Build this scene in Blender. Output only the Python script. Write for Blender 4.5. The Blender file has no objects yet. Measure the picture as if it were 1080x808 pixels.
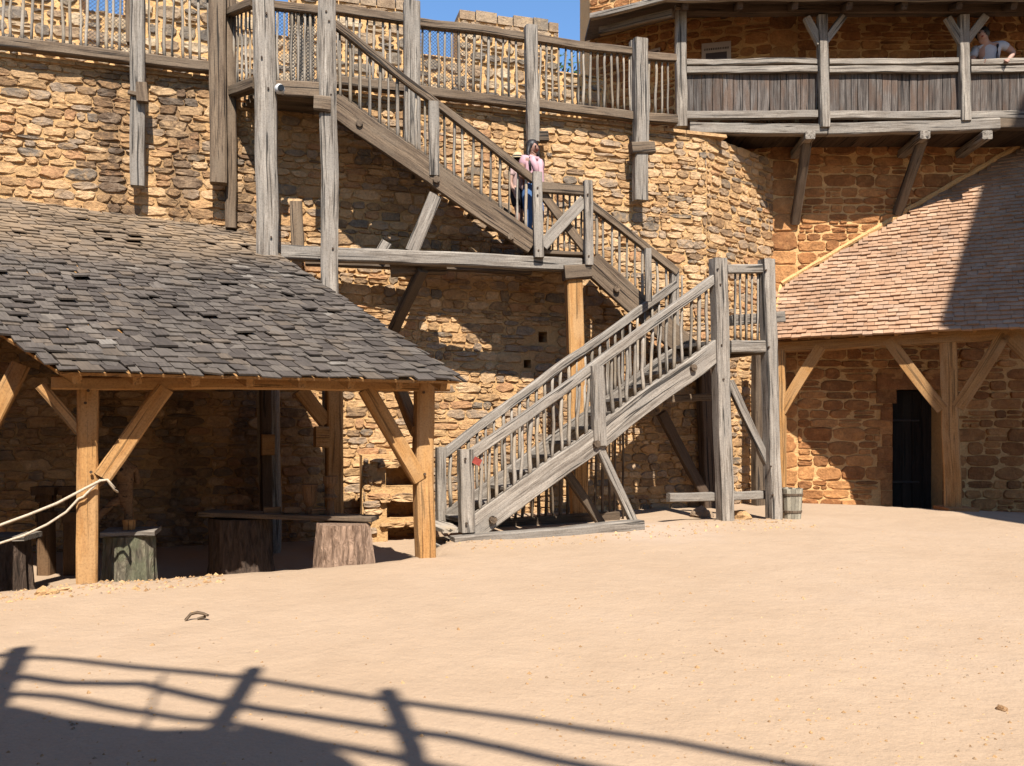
import bpy, bmesh, math, random
from mathutils import Vector, Matrix, noise
R = random.Random(7)
scene = bpy.context.scene
COL = scene.collection
F, CX, HY, CZ = 850.0, 540.0, 447.0, 1.6
SUN = Vector((-0.215, 0.977, -1.28))          # the way the sunlight travels
def U(a, b): return R.uniform(a, b)
def smooth(a, b, x):
    t = min(1, max(0, (x - a) / (b - a))); return t * t * (3 - 2 * t)

# ------------------------------------------------------------------ vertical planes of the place
class VP:
    def __init__(s, p, q):
        s.p = Vector(p); d = Vector(q) - s.p; s.e = d.normalized()
        s.n = Vector((s.e.y, -s.e.x))          # towards the courtyard viewer
        if s.n.y > 0: s.n = -s.n
    @staticmethod
    def px(x0, Y0, x1, Y1):
        return VP(((x0 - CX) / F * Y0, Y0), ((x1 - CX) / F * Y1, Y1))
    def hit(s, px, off=0.0):
        t = (px - CX) / F
        Y = (s.n.dot(s.p) + off) / (s.n.x * t + s.n.y)
        return Vector((t * Y, Y))
    def pt(s, px, py, off=0.0):
        h = s.hit(px, off); return Vector((h.x, h.y, CZ + (HY - py) * h.y / F))
    def s_of(s, px, off=0.0): return (s.hit(px, off) - s.p).dot(s.e)
    def P(s, a, z, off=0.0):
        q = s.p + s.e * a + s.n * off; return Vector((q.x, q.y, z))
    def back(s, P): return -(Vector((P[0], P[1])) - s.p).dot(s.n)

WALL = VP.px(0, 11.0, 730, 13.94)
UF = VP.px(345, 11.3, 620, 12.1)
LF = VP.px(485, 10.2, 765, 11.85)
SF = VP.px(92, 7.56, 447, 8.9)
GAL = VP((2.0, 14.36), (9.0, 14.36))
TW = VP((4.95, 15.3), (12.0, 15.3))
SEGB = VP(WALL.hit(745), (4.95, 15.3))
PAR = VP(WALL.P(0, 0, -1.9).to_2d(), WALL.P(5, 0, -1.9).to_2d())
EAVE = VP((4.77, 14.5), (7.27, 13.2))
WZ = CZ + 5.04                                   # wall walk level

def gz(x, y):
    return gz0(x, y) + sum(h * math.exp(-((x - a) ** 2 + (y - b) ** 2) / (r * r)) for (a, b, r, h) in MOUNDS)
MOUNDS = []
def gz0(x, y):
    z = 0.0115 * max(0, min(y, 13.5))
    sd = SF.back((x, y)); u = (Vector((x, y)) - SF.p).dot(SF.e)
    if sd > 0:
        a = .9 * smooth(.7, 1.6, sd); z -= 0.30 * smooth(0.0, 0.4, sd) * (1 - smooth(3.3 + a, 3.75 + a, u))
    sd = EAVE.back((x, y)); u = (Vector((x, y)) - EAVE.p).dot(EAVE.e)
    if sd > 0: z -= 0.28 * smooth(0.45, 1.3, sd) * smooth(-0.6, 0.3, u)
    z += 0.012 * noise.noise((x * 0.9, y * 0.9, 1)) + 0.006 * noise.noise((x * 4, y * 4, 5))
    return z
def gpt(px, py):                                  # pixel -> a place on the open ground
    Y = F * CZ / (py - HY + F * 0.0115); X = (px - CX) / F * Y
    return Vector((X, Y, gz(X, Y)))
for q_ in ((92, 617, .28, .035), (448, 590, .3, .04), (763, 553, .35, .05), (814, 551, .3, .045), (676, 557, .4, .05), (560, 566, .5, .03), (620, 561, .5, .035), (500, 573, .4, .03), (720, 553, .4, .045), (1005, 542, .3, .03)):
    g_ = gpt(q_[0], q_[1]); MOUNDS.append((g_.x, g_.y, q_[2], q_[3]))
def gy(px, py): return F * CZ / (py - HY + F * 0.0115)

# ------------------------------------------------------------------ mesh builder
OFF = {}
class MB:
    def __init__(s): s.v = []; s.f = []; s.gr = []; s.ti = []; s.st = []; s.mi = []
    def add(s, vs, fs, gr=None, tint=0.5, stain=0.0, mi=0):
        b = len(s.v); s.v += [tuple(v) for v in vs]
        s.gr += [tuple(g) for g in (gr or vs)]
        s.ti += [tint] * len(vs)
        s.st += (stain if isinstance(stain, list) else [stain] * len(vs))
        s.f += [tuple(b + i for i in f) for f in fs]; s.mi += [mi] * len(fs)
    def beam(s, p0, p1, w, h, up=(0, 0, 1), seg=None, wob=0.006, bev=0.11, tint=None, taper=1.0, rough=0.004, mi=0):
        p0 = Vector(p0); p1 = Vector(p1); d = p1 - p0; L = d.length; d = d / L
        up = Vector(up)
        if abs(d.dot(up.normalized())) > 0.95: up = Vector((0, 1, 0))
        sd = d.cross(up).normalized(); u2 = sd.cross(d)
        n = seg or max(2, int(L / 0.22)); c = bev * min(w, h)
        a, b = w / 2, h / 2
        sec = [(-a + c, -b), (a - c, -b), (a, -b + c), (a, b - c), (a - c, b), (-a + c, b), (-a, b - c), (-a, -b + c)]
        r0 = [U(0, 50) for _ in range(3)]; vs = []; gr = []
        for i in range(n + 1):
            t = i / n; q = p0 + d * (L * t)
            ox = wob * noise.noise((t * L * 0.9 + r0[0], r0[1], 0)) * 2; oz = wob * noise.noise((t * L * 0.9 + r0[0], r0[1], 9)) * 2
            k = 1 + (taper - 1) * t
            for (x, y) in sec:
                x2 = x * k + ox + U(-rough, rough); y2 = y * k + oz + U(-rough, rough)
                vs.append(q + sd * x2 + u2 * y2); gr.append((t * L + r0[0], x + r0[1], y + r0[2]))
        fs = []
        for i in range(n):
            for k in range(8):
                k2 = (k + 1) % 8; fs.append((i * 8 + k, i * 8 + k2, i * 8 + 8 + k2, i * 8 + 8 + k))
        fs.append(tuple(range(7, -1, -1))); fs.append(tuple(n * 8 + k for k in range(8)))
        s.add(vs, fs, gr, R.random() if tint is None else tint, 0, mi)
    def tube(s, pts, r, k=6, tint=None, r1=None, jit=0.0, cap=True, mi=0):
        pts = [Vector(p) for p in pts]; vs = []; gr = []; n = len(pts); L = 0
        r0 = [U(0, 50) for _ in range(3)]
        for i, p in enumerate(pts):
            d = (pts[min(i + 1, n - 1)] - pts[max(i - 1, 0)]).normalized()
            if i: L += (p - pts[i - 1]).length
            ref = Vector((0, 0, 1)) if abs(d.z) < 0.9 else Vector((0, 1, 0))
            a = d.cross(ref).normalized(); b = a.cross(d)
            rr = r if r1 is None else r + (r1 - r) * i / (n - 1)
            for j in range(k):
                q = 2 * math.pi * j / k; rj = rr * (1 + U(-jit, jit))
                vs.append(p + a * (math.cos(q) * rj) + b * (math.sin(q) * rj))
                gr.append((L + r0[0], math.cos(q) * r + r0[1], math.sin(q) * r + r0[2]))
        fs = [(i * k + j, i * k + (j + 1) % k, (i + 1) * k + (j + 1) % k, (i + 1) * k + j) for i in range(n - 1) for j in range(k)]
        if cap: fs.append(tuple(range(k - 1, -1, -1))); fs.append(tuple((n - 1) * k + j for j in range(k)))
        s.add(vs, fs, gr, R.random() if tint is None else tint, 0, mi)
    def stick(s, p0, p1, r=0.016, wob=0.012):
        p0 = Vector(p0); p1 = Vector(p1); a = U(0, 99); pts = []
        for i in range(6):
            t = i / 5; o = Vector((noise.noise((t * 2 + a, 0, 0)), noise.noise((t * 2 + a, 7, 0)), 0)) * wob * (1 if 0 < i < 5 else 0.3)
            pts.append(p0.lerp(p1, t) + o * 1.6)
        s.tube(pts, r * U(0.85, 1.15), 6, r1=r * U(0.7, 1.05), jit=0.12)
    def box(s, lo, hi, tint=0.5, stain=0, mi=0):
        x0, y0, z0 = lo; x1, y1, z1 = hi
        vs = [(x0, y0, z0), (x1, y0, z0), (x1, y1, z0), (x0, y1, z0), (x0, y0, z1), (x1, y0, z1), (x1, y1, z1), (x0, y1, z1)]
        s.add(vs, [(3, 2, 1, 0), (4, 5, 6, 7), (0, 1, 5, 4), (1, 2, 6, 5), (2, 3, 7, 6), (3, 0, 4, 7)], None, tint, stain, mi)
    def hexa(s, b, t, tint=0.5, stain=0, gr=None, mi=0):      # four bottom points, four top points
        s.add(list(b) + list(t), [(3, 2, 1, 0), (4, 5, 6, 7), (0, 1, 5, 4), (1, 2, 6, 5), (2, 3, 7, 6), (3, 0, 4, 7)], gr, tint, stain, mi)
    def lathe(s, base, prof, k=20, jit=0.0, tint=0.5, ridge=0.0, mi=0, cap=True):
        base = Vector(base); vs = []; gr = []; sd = U(0, 99)
        for (r, z) in prof:
            for j in range(k):
                q = 2 * math.pi * j / k; rr = r * (1 + ridge * noise.noise((math.cos(q) * 5 + sd, math.sin(q) * 5, z * 0.8)) + U(-jit, jit))
                vs.append(base + Vector((math.cos(q) * rr, math.sin(q) * rr, z))); gr.append((z + sd, q * 0.3, r))
        n = len(prof)
        fs = [(i * k + j, i * k + (j + 1) % k, (i + 1) * k + (j + 1) % k, (i + 1) * k + j) for i in range(n - 1) for j in range(k)]
        if cap: fs.append(tuple(range(k - 1, -1, -1))); fs.append(tuple((n - 1) * k + j for j in range(k)))
        s.add(vs, fs, gr, tint, 0, mi)
    def blob(s, c, rx, ry, rz, k=10, jit=0.12, tint=0.5, rot=0.0, mi=0):
        c = Vector(c); vs = []; m = 6; sd = U(0, 99); cr, sr = math.cos(rot), math.sin(rot)
        for i in range(m + 1):
            p = -math.pi / 2 + math.pi * i / m
            for j in range(k):
                q = 2 * math.pi * j / k; u = Vector((math.cos(p) * math.cos(q), math.cos(p) * math.sin(q), math.sin(p)))
                f = 1 + jit * 2 * noise.noise(u * 1.6 + Vector((sd, 0, 0))); x, y = u.x * rx * f, u.y * ry * f
                vs.append(c + Vector((x * cr - y * sr, x * sr + y * cr, u.z * rz * f)))
        fs = [(i * k + j, i * k + (j + 1) % k, (i + 1) * k + (j + 1) % k, (i + 1) * k + j) for i in range(m) for j in range(k)]
        s.add(vs, fs, None, tint, 0, mi)
    def merge(s, o, mi):
        b = len(s.v); s.v += o.v; s.gr += o.gr; s.ti += o.ti; s.st += o.st; s.f += [tuple(b + i for i in f) for f in o.f]; s.mi += [mi] * len(o.f); return s
    def build(s, name, mats, parent=None, smooth=False, origin=None):
        me = bpy.data.meshes.new(name)
        if parent is not None: o0 = OFF[parent.name]
        elif origin is not None: o0 = Vector(origin)
        else:
            xs = [v[0] for v in s.v]; ys = [v[1] for v in s.v]
            o0 = Vector(((min(xs) + max(xs)) / 2, (min(ys) + max(ys)) / 2, min(v[2] for v in s.v)))
        me.from_pydata([(v[0] - o0.x, v[1] - o0.y, v[2] - o0.z) for v in s.v], [], s.f)
        for m in (mats if isinstance(mats, (list, tuple)) else [mats]): me.materials.append(m)
        me.polygons.foreach_set('material_index', s.mi)
        if smooth: me.polygons.foreach_set('use_smooth', [True] * len(s.f))
        a = me.attributes.new('gr', 'FLOAT_VECTOR', 'POINT'); a.data.foreach_set('vector', [c for g in s.gr for c in g])
        a = me.attributes.new('tint', 'FLOAT', 'POINT'); a.data.foreach_set('value', s.ti)
        a = me.attributes.new('stain', 'FLOAT', 'POINT'); a.data.foreach_set('value', s.st)
        me.update()
        o = bpy.data.objects.new(name, me); COL.objects.link(o)
        if parent is not None: o.parent = parent
        else: o.location = o0
        OFF[o.name] = o0
        return o
def tag(o, label, cat, group=None, kind=None):
    o['label'] = label; o['category'] = cat
    if group: o['group'] = group
    if kind: o['kind'] = kind
    return o
def thing(name, label, cat, loc, group=None):
    o = bpy.data.objects.new(name, None); COL.objects.link(o); o.location = loc; o.empty_display_size = 0.3
    OFF[o.name] = Vector(loc); return tag(o, label, cat, group)
def one(fn, name, mat, parent, **kw):                 # one shape as one part
    m = MB(); fn(m); return m.build(name, mat, parent, **kw)
def beam(parent, name, mat, p0, p1, w, h, **kw):
    m = MB(); m.beam(p0, p1, w, h, **kw); return m.build(name, mat, parent)
def stick(parent, name, mat, p0, p1, r=0.016, wob=0.012):
    m = MB(); m.stick(p0, p1, r, wob); return m.build(name, mat, parent, smooth=True)

# ------------------------------------------------------------------ materials
class NT:
    def __init__(s, name, rough=0.9, alb=0.57):
        s.alb = alb
        s.m = bpy.data.materials.new(name); s.m.use_nodes = True; s.t = s.m.node_tree; s.n = s.t.nodes
        s.b = s.n['Principled BSDF']; s.b.inputs['Roughness'].default_value = rough
        s.b.inputs['Specular IOR Level'].default_value = 0.25
    def node(s, typ, **kw):
        n = s.n.new(typ)
        for k, v in kw.items():
            if k in n.inputs and not hasattr(n, k): n.inputs[k].default_value = v
            else: setattr(n, k, v)
        return n
    def lk(s, a, b): s.t.links.new(a, b)
    def attr(s, nm): return s.node('ShaderNodeAttribute', attribute_name=nm)
    def scaled(s, vec, sc):
        m = s.node('ShaderNodeMapping'); m.inputs['Scale'].default_value = sc; s.lk(vec, m.inputs['Vector']); return m.outputs[0]
    def noise(s, vec, scale, detail=4, rough=0.55, dist=0.0):
        n = s.node('ShaderNodeTexNoise'); n.inputs['Scale'].default_value = scale; n.inputs['Detail'].default_value = detail
        n.inputs['Roughness'].default_value = rough; n.inputs['Distortion'].default_value = dist
        if vec is not None: s.lk(vec, n.inputs['Vector'])
        return n.outputs['Fac']
    def ramp(s, fac, stops, interp='LINEAR'):
        r = s.node('ShaderNodeValToRGB'); e = r.color_ramp.elements; r.color_ramp.interpolation = interp
        while len(e) < len(stops): e.new(0.5)
        for i, (p, c) in enumerate(stops):
            e[i].position = p; e[i].color = (c, c, c, 1) if isinstance(c, (int, float)) else (*c, 1)
        s.lk(fac, r.inputs['Fac']); return r.outputs['Color']
    def mix(s, fac, a, b, mode='MIX'):
        m = s.node('ShaderNodeMix', data_type='RGBA', blend_type=mode)
        for sock, v in ((m.inputs[0], fac), (m.inputs[6], a), (m.inputs[7], b)):
            if hasattr(v, 'is_linked') or hasattr(v, 'links'): s.lk(v, sock)
            else: sock.default_value = v if isinstance(v, (int, float)) and sock.type == 'VALUE' else ((*v, 1) if not isinstance(v, (int, float)) else (v, v, v, 1))
        return m.outputs[2]
    def math(s, op, a, b=0.0):
        m = s.node('ShaderNodeMath', operation=op)
        for i, v in enumerate((a, b)):
            if isinstance(v, (int, float)): m.inputs[i].default_value = v
            else: s.lk(v, m.inputs[i])
        return m.outputs[0]
    def pos(s): return s.node('ShaderNodeNewGeometry').outputs['Position']
    def bump(s, h, strength=0.4, dist=0.02, prev=None):
        b = s.node('ShaderNodeBump'); b.inputs['Strength'].default_value = strength; b.inputs['Distance'].default_value = dist
        s.lk(h, b.inputs['Height'])
        if prev is not None: s.lk(prev, b.inputs['Normal'])
        return b.outputs[0]
    def out(s, col, nrm=None):
        s.lk(s.mix(1.0, col, (s.alb,) * 3, 'MULTIPLY'), s.b.inputs['Base Color'])
        if nrm is not None: s.lk(nrm, s.b.inputs['Normal'])
        return s.m

def wood(name, light, mid, dark, alt, rough=0.85, weather=1.0):
    t = NT(name, rough); g = t.attr('gr').outputs['Vector']
    fine = t.noise(t.scaled(g, (2.6, 60, 60)), 1.0, 7, 0.68, 0.5)
    wide = t.noise(t.scaled(g, (0.8, 15, 15)), 1.0, 4, 0.5, 0.6)
    big = t.noise(t.scaled(g, (1.5, 5, 5)), 1.0, 4)
    crack = t.noise(t.scaled(g, (0.7, 24, 24)), 1.0, 2, 0.4, 1.0)
    spots = t.noise(t.pos(), 55.0, 3, 0.6)
    f = t.math('ADD', t.math('MULTIPLY', fine, 0.6), t.math('MULTIPLY', wide, 0.4))
    c = t.ramp(f, [(0.36, dark), (0.48, mid), (0.62, light)])
    c = t.mix(t.ramp(big, [(0.45, 0.0), (0.62, 0.8)]), c, alt)
    tt = t.attr('tint').outputs['Fac']
    c = t.mix(1.0, c, t.ramp(tt, [(0.0, 0.60), (1.0, 1.10)]), 'MULTIPLY')
    c = t.mix(1.0, c, t.ramp(spots, [(0.28, 0.70), (0.5, 1.0), (0.75, 1.12)]), 'MULTIPLY')
    ck = t.ramp(crack, [(0.335, 1 - .82 * weather), (0.385, 1.0)])
    c = t.mix(1.0, c, ck, 'MULTIPLY')
    h = t.math('ADD', t.math('MULTIPLY', f, 0.6), t.math('MULTIPLY', ck, 0.5))
    return t.out(c, t.bump(h, 0.9, 0.016))
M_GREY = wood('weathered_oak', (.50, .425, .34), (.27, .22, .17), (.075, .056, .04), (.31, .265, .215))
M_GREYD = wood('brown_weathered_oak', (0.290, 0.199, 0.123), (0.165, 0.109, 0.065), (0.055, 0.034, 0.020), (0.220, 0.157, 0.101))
M_BOARD = wood('gallery_board_oak', (.27, .23, .195), (.13, .10, .08), (.042, .03, .022), (.16, .095, .06))
M_NEW = wood('fresh_oak', (0.620, 0.335, 0.121), (0.520, 0.258, 0.083), (0.300, 0.126, 0.037), (0.560, 0.321, 0.136), weather=.6)
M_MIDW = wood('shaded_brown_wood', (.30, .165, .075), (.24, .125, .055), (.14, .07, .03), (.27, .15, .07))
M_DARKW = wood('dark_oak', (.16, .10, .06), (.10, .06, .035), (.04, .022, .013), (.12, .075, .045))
M_STICK = wood('split_stick', (.56, .48, .38), (.42, .35, .275), (.20, .155, .115), (.50, .38, .25))
M_DOOR = wood('black_door_oak', (.05, .035, .025), (.03, .02, .014), (.015, .01, .008), (.04, .028, .02))

def stone(name, pal, mort, stain=(.10, .06, .035), smear=.45, alb=.76):
    t = NT(name, 0.95, alb); p = t.pos(); tt = t.attr('tint').outputs['Fac']
    n = len(pal); c = t.ramp(tt, [(i / n, q) for i, q in enumerate(pal)], 'CONSTANT')
    n1 = t.noise(p, 5.0, 6, 0.65); n2 = t.noise(p, 30.0, 6, 0.72); n3 = t.noise(p, 1.3, 3); n4 = t.noise(p, 9.0, 6, 0.7, .4)
    c = t.mix(1.0, c, t.ramp(n1, [(0.25, 0.66), (0.75, 1.30)]), 'MULTIPLY')
    c = t.mix(1.0, c, t.ramp(n2, [(0.3, 0.66), (0.7, 1.22)]), 'MULTIPLY')
    c = t.mix(t.ramp(n3, [(0.48, 0.0), (0.72, 0.4)]), c, pal[0])
    c = t.mix(t.ramp(n4, [(0.50, 0.0), (0.66, smear)]), c, mort)
    sf = t.math('MULTIPLY', t.attr('stain').outputs['Fac'], t.ramp(n4, [(0.36, 0.25), (0.58, 1.0)]))
    c = t.mix(sf, c, stain)
    return t.out(c, t.bump(n2, 0.7, 0.018, t.bump(n4, 0.7, 0.04, t.bump(n1, 0.6, 0.05))))
S_CURT = stone('rubble_sandstone', [(0.498, 0.294, 0.133), (0.403, 0.235, 0.107), (0.562, 0.348, 0.172), (0.318, 0.181, 0.086), (0.307, 0.216, 0.142), (0.477, 0.270, 0.120), (0.201, 0.152, 0.107), (0.594, 0.382, 0.202), (0.254, 0.157, 0.086), (0.509, 0.304, 0.142), (0.371, 0.260, 0.168), (0.424, 0.221, 0.103)], (0.620, 0.367, 0.159), smear=.5)
S_TOW = stone('squared_sandstone', [(0.312, 0.130, 0.045), (0.374, 0.165, 0.058), (0.249, 0.104, 0.036), (0.449, 0.204, 0.073), (0.338, 0.139, 0.047), (0.287, 0.113, 0.038), (0.499, 0.235, 0.086)], (0.724, 0.365, 0.131), smear=.25)
S_PAR = stone('parapet_stone', [(0.340, 0.240, 0.150), (0.200, 0.158, 0.114), (0.420, 0.298, 0.176), (0.160, 0.130, 0.101), (0.290, 0.192, 0.114), (0.500, 0.370, 0.229)], (0.540, 0.374, 0.207))
def mortar(name, a, b, alb=.82):
    t = NT(name, 0.97, alb); p = t.pos(); n1 = t.noise(p, 3.0, 6, 0.7); n2 = t.noise(p, 26.0, 6, 0.75)
    c = t.mix(t.ramp(n1, [(0.3, 0.0), (0.7, 1.0)]), a, b)
    c = t.mix(1.0, c, t.ramp(n2, [(0.3, 0.66), (0.7, 1.12)]), 'MULTIPLY')
    sf = t.attr('stain').outputs['Fac']
    c = t.mix(t.math('MULTIPLY', sf, 0.8), c, (.15, .09, .05))
    return t.out(c, t.bump(n2, 0.9, 0.03, t.bump(n1, 0.5, 0.08)))
MO_CURT = mortar('lime_mortar', (0.645, 0.388, 0.168), (0.510, 0.291, 0.120))
MO_TOW = mortar('pale_lime_mortar', (0.742, 0.440, 0.188), (0.626, 0.355, 0.143))

def ground_mat():
    t = NT('courtyard_sand', 0.97, .545); p = t.pos()
    n1 = t.noise(p, 0.45, 5, 0.6); n2 = t.noise(p, 3.0, 6, 0.65); n3 = t.noise(p, 60.0, 4, 0.7); n4 = t.noise(p, 14.0, 5, 0.7)
    c = t.ramp(n1, [(0.3, (.51, .35, .218)), (0.55, (.545, .38, .243)), (0.75, (.565, .40, .265))])
    c = t.mix(1.0, c, t.ramp(n2, [(0.3, 0.95), (0.7, 1.03)]), 'MULTIPLY')
    c = t.mix(1.0, c, t.ramp(n3, [(0.3, 0.92), (0.7, 1.05)]), 'MULTIPLY')
    v = t.node('ShaderNodeTexVoronoi'); v.inputs['Scale'].default_value = 9.0; t.lk(p, v.inputs['Vector'])
    pd = t.node('ShaderNodeVectorMath', operation='DISTANCE'); t.lk(p, pd.inputs[0]); pd.inputs[1].default_value = (1.9, 11.0, .13)
    dd = t.math('ADD', pd.outputs['Value'], t.math('MULTIPLY', n2, 1.2))
    c = t.mix(t.ramp(t.math('MULTIPLY', dd, .4), [(0.35, .5), (0.75, 0.0)]), c, (.64, .48, .36))
    n5 = t.noise(p, 1.1, 5, 0.62, .6); c = t.mix(t.ramp(n5, [(0.52, 0.0), (0.68, .32)]), c, (.46, .31, .19))
    sp = t.ramp(v.outputs['Distance'], [(0.045, 1.0), (0.075, 0.0)])
    sel = t.ramp(t.noise(p, 2.3, 3), [(0.5, 0.0), (0.6, 0.7)])
    c = t.mix(t.math('MULTIPLY', sp, sel), c, (.24, .15, .09))
    return t.out(c, t.bump(n3, 0.25, 0.008, t.bump(n4, 0.45, 0.018, t.bump(n2, 0.5, 0.06))))
M_GROUND = ground_mat()

def shingle_mat():
    t = NT('split_shingle', 0.8, .50); g = t.attr('gr').outputs['Vector']; tt = t.attr('tint').outputs['Fac']
    fine = t.noise(t.scaled(g, (3, 45, 45)), 1.0, 5, 0.6)
    c = t.ramp(tt, [(0.0, (.080, .061, .047)), (0.35, (.13, .103, .081)), (0.6, (.165, .134, .105)), (0.8, (.16, .118, .082)), (1.0, (.26, .22, .178))])
    c = t.mix(1.0, c, t.ramp(fine, [(0.25, 0.62), (0.7, 1.22)]), 'MULTIPLY')
    n1 = t.noise(t.pos(), 2.2, 5, 0.65)
    sf = t.math('MULTIPLY', t.attr('stain').outputs['Fac'], t.ramp(n1, [(0.3, 0.35), (0.62, 1.0)]))
    c = t.mix(sf, c, (.39, .265, .155))
    c = t.mix(1.0, c, t.ramp(t.noise(t.pos(), 1.3, 4), [(0.3, 0.78), (0.7, 1.2)]), 'MULTIPLY')
    return t.out(c, t.bump(fine, 0.6, 0.01))
M_SHING = shingle_mat()
def tile_mat():
    t = NT('clay_tile', 0.85, .60); tt = t.attr('tint').outputs['Fac']; p = t.pos()
    c = t.ramp(tt, [(0.0, (.44, .245, .135)), (0.3, (.49, .285, .165)), (0.6, (.53, .315, .185)), (0.85, (.46, .29, .185)), (1.0, (.58, .375, .23))])
    n1 = t.noise(p, 1.4, 4); n2 = t.noise(p, 40, 4, 0.7)
    c = t.mix(1.0, c, t.ramp(n1, [(0.3, 0.75), (0.7, 1.1)]), 'MULTIPLY')
    c = t.mix(1.0, c, t.ramp(n2, [(0.3, 0.80), (0.7, 1.1)]), 'MULTIPLY')
    return t.out(c, t.bump(n2, 0.3, 0.005))
M_TILE = tile_mat()
def bark_mat(name, a, b, moss=None):
    t = NT(name, 0.95); g = t.attr('gr').outputs['Vector']; p = t.pos()
    v = t.noise(t.scaled(p, (24, 24, 5)), 1.0, 5, 0.65, 0.6)
    c = t.ramp(v, [(0.32, b), (0.62, a)])
    if moss: c = t.mix(t.ramp(t.noise(p, 7, 4), [(0.40, 0.0), (0.58, 0.85)]), c, moss)
    return t.out(c, t.bump(v, 1.0, 0.05))
M_BARK = bark_mat('oak_bark', (.48, .31, .205), (.15, .085, .05))
M_BARKM = bark_mat('mossy_bark', (.30, .25, .165), (.08, .062, .042), (.17, .165, .095))
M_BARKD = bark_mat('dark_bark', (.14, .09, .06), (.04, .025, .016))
def plain(name, col, rough=0.8, var=0.18, scale=18.0):
    t = NT(name, rough); n = t.noise(t.pos(), scale, 4)
    c = t.mix(1.0, col, t.ramp(n, [(0.3, 1 - var), (0.7, 1 + var)]), 'MULTIPLY'); return t.out(c, t.bump(n, 0.2, 0.01))
M_ROPE = plain('hemp_rope', (.62, .50, .36), 0.95, 0.3, 90)
M_WIRE = plain('galvanised_wire', (.16, .16, .17), 0.5)
M_IRON = plain('dark_iron', (.06, .05, .045), 0.6)
M_WHITE = plain('white_enamel', (.78, .75, .70), 0.4, 0.05)
M_BLACK = plain('black_lens', (.02, .02, .025), 0.15)
M_RED = plain('red_paint', (.36, .06, .04), 0.6)
M_PAPER = plain('sign_paper', (.60, .52, .48), 0.7, 0.05)
M_INK = plain('sign_ink', (.10, .08, .09), 0.7, 0.05)
M_TUB = wood('grey_stave', (.60, .53, .39), (.50, .43, .31), (.26, .22, .16), (.54, .47, .34))
M_LEAF = plain('tree_leaf', (.05, .10, .025), 0.6, 0.5, 3.0)
M_SKIN = plain('skin', (.40, .21, .145), 0.6, 0.05)
M_SKINL = plain('light_skin', (.52, .30, .22), 0.6, 0.05)
M_HAIR = plain('black_hair', (.02, .014, .012), 0.5, 0.4, 60)
M_STRAW = plain('straw', (.62, .47, .26), 0.9, 0.25, 80)
M_PINK = plain('pink_cloth', (.66, .38, .40), 0.9, 0.1)
M_PALEPINK = plain('pale_pink_cloth', (.62, .42, .38), 0.9, 0.1)
M_DENIM = plain('blue_denim', (.10, .20, .40), 0.9, 0.15, 40)
M_DARKCLOTH = plain('black_cloth', (.022, .020, .024), 0.9, 0.1)
M_TSHIRT = plain('grey_white_tshirt', (.55, .56, .62), 0.9, 0.06)
M_NAVY = plain('navy_cloth', (.03, .035, .06), 0.9, 0.1)

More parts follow.
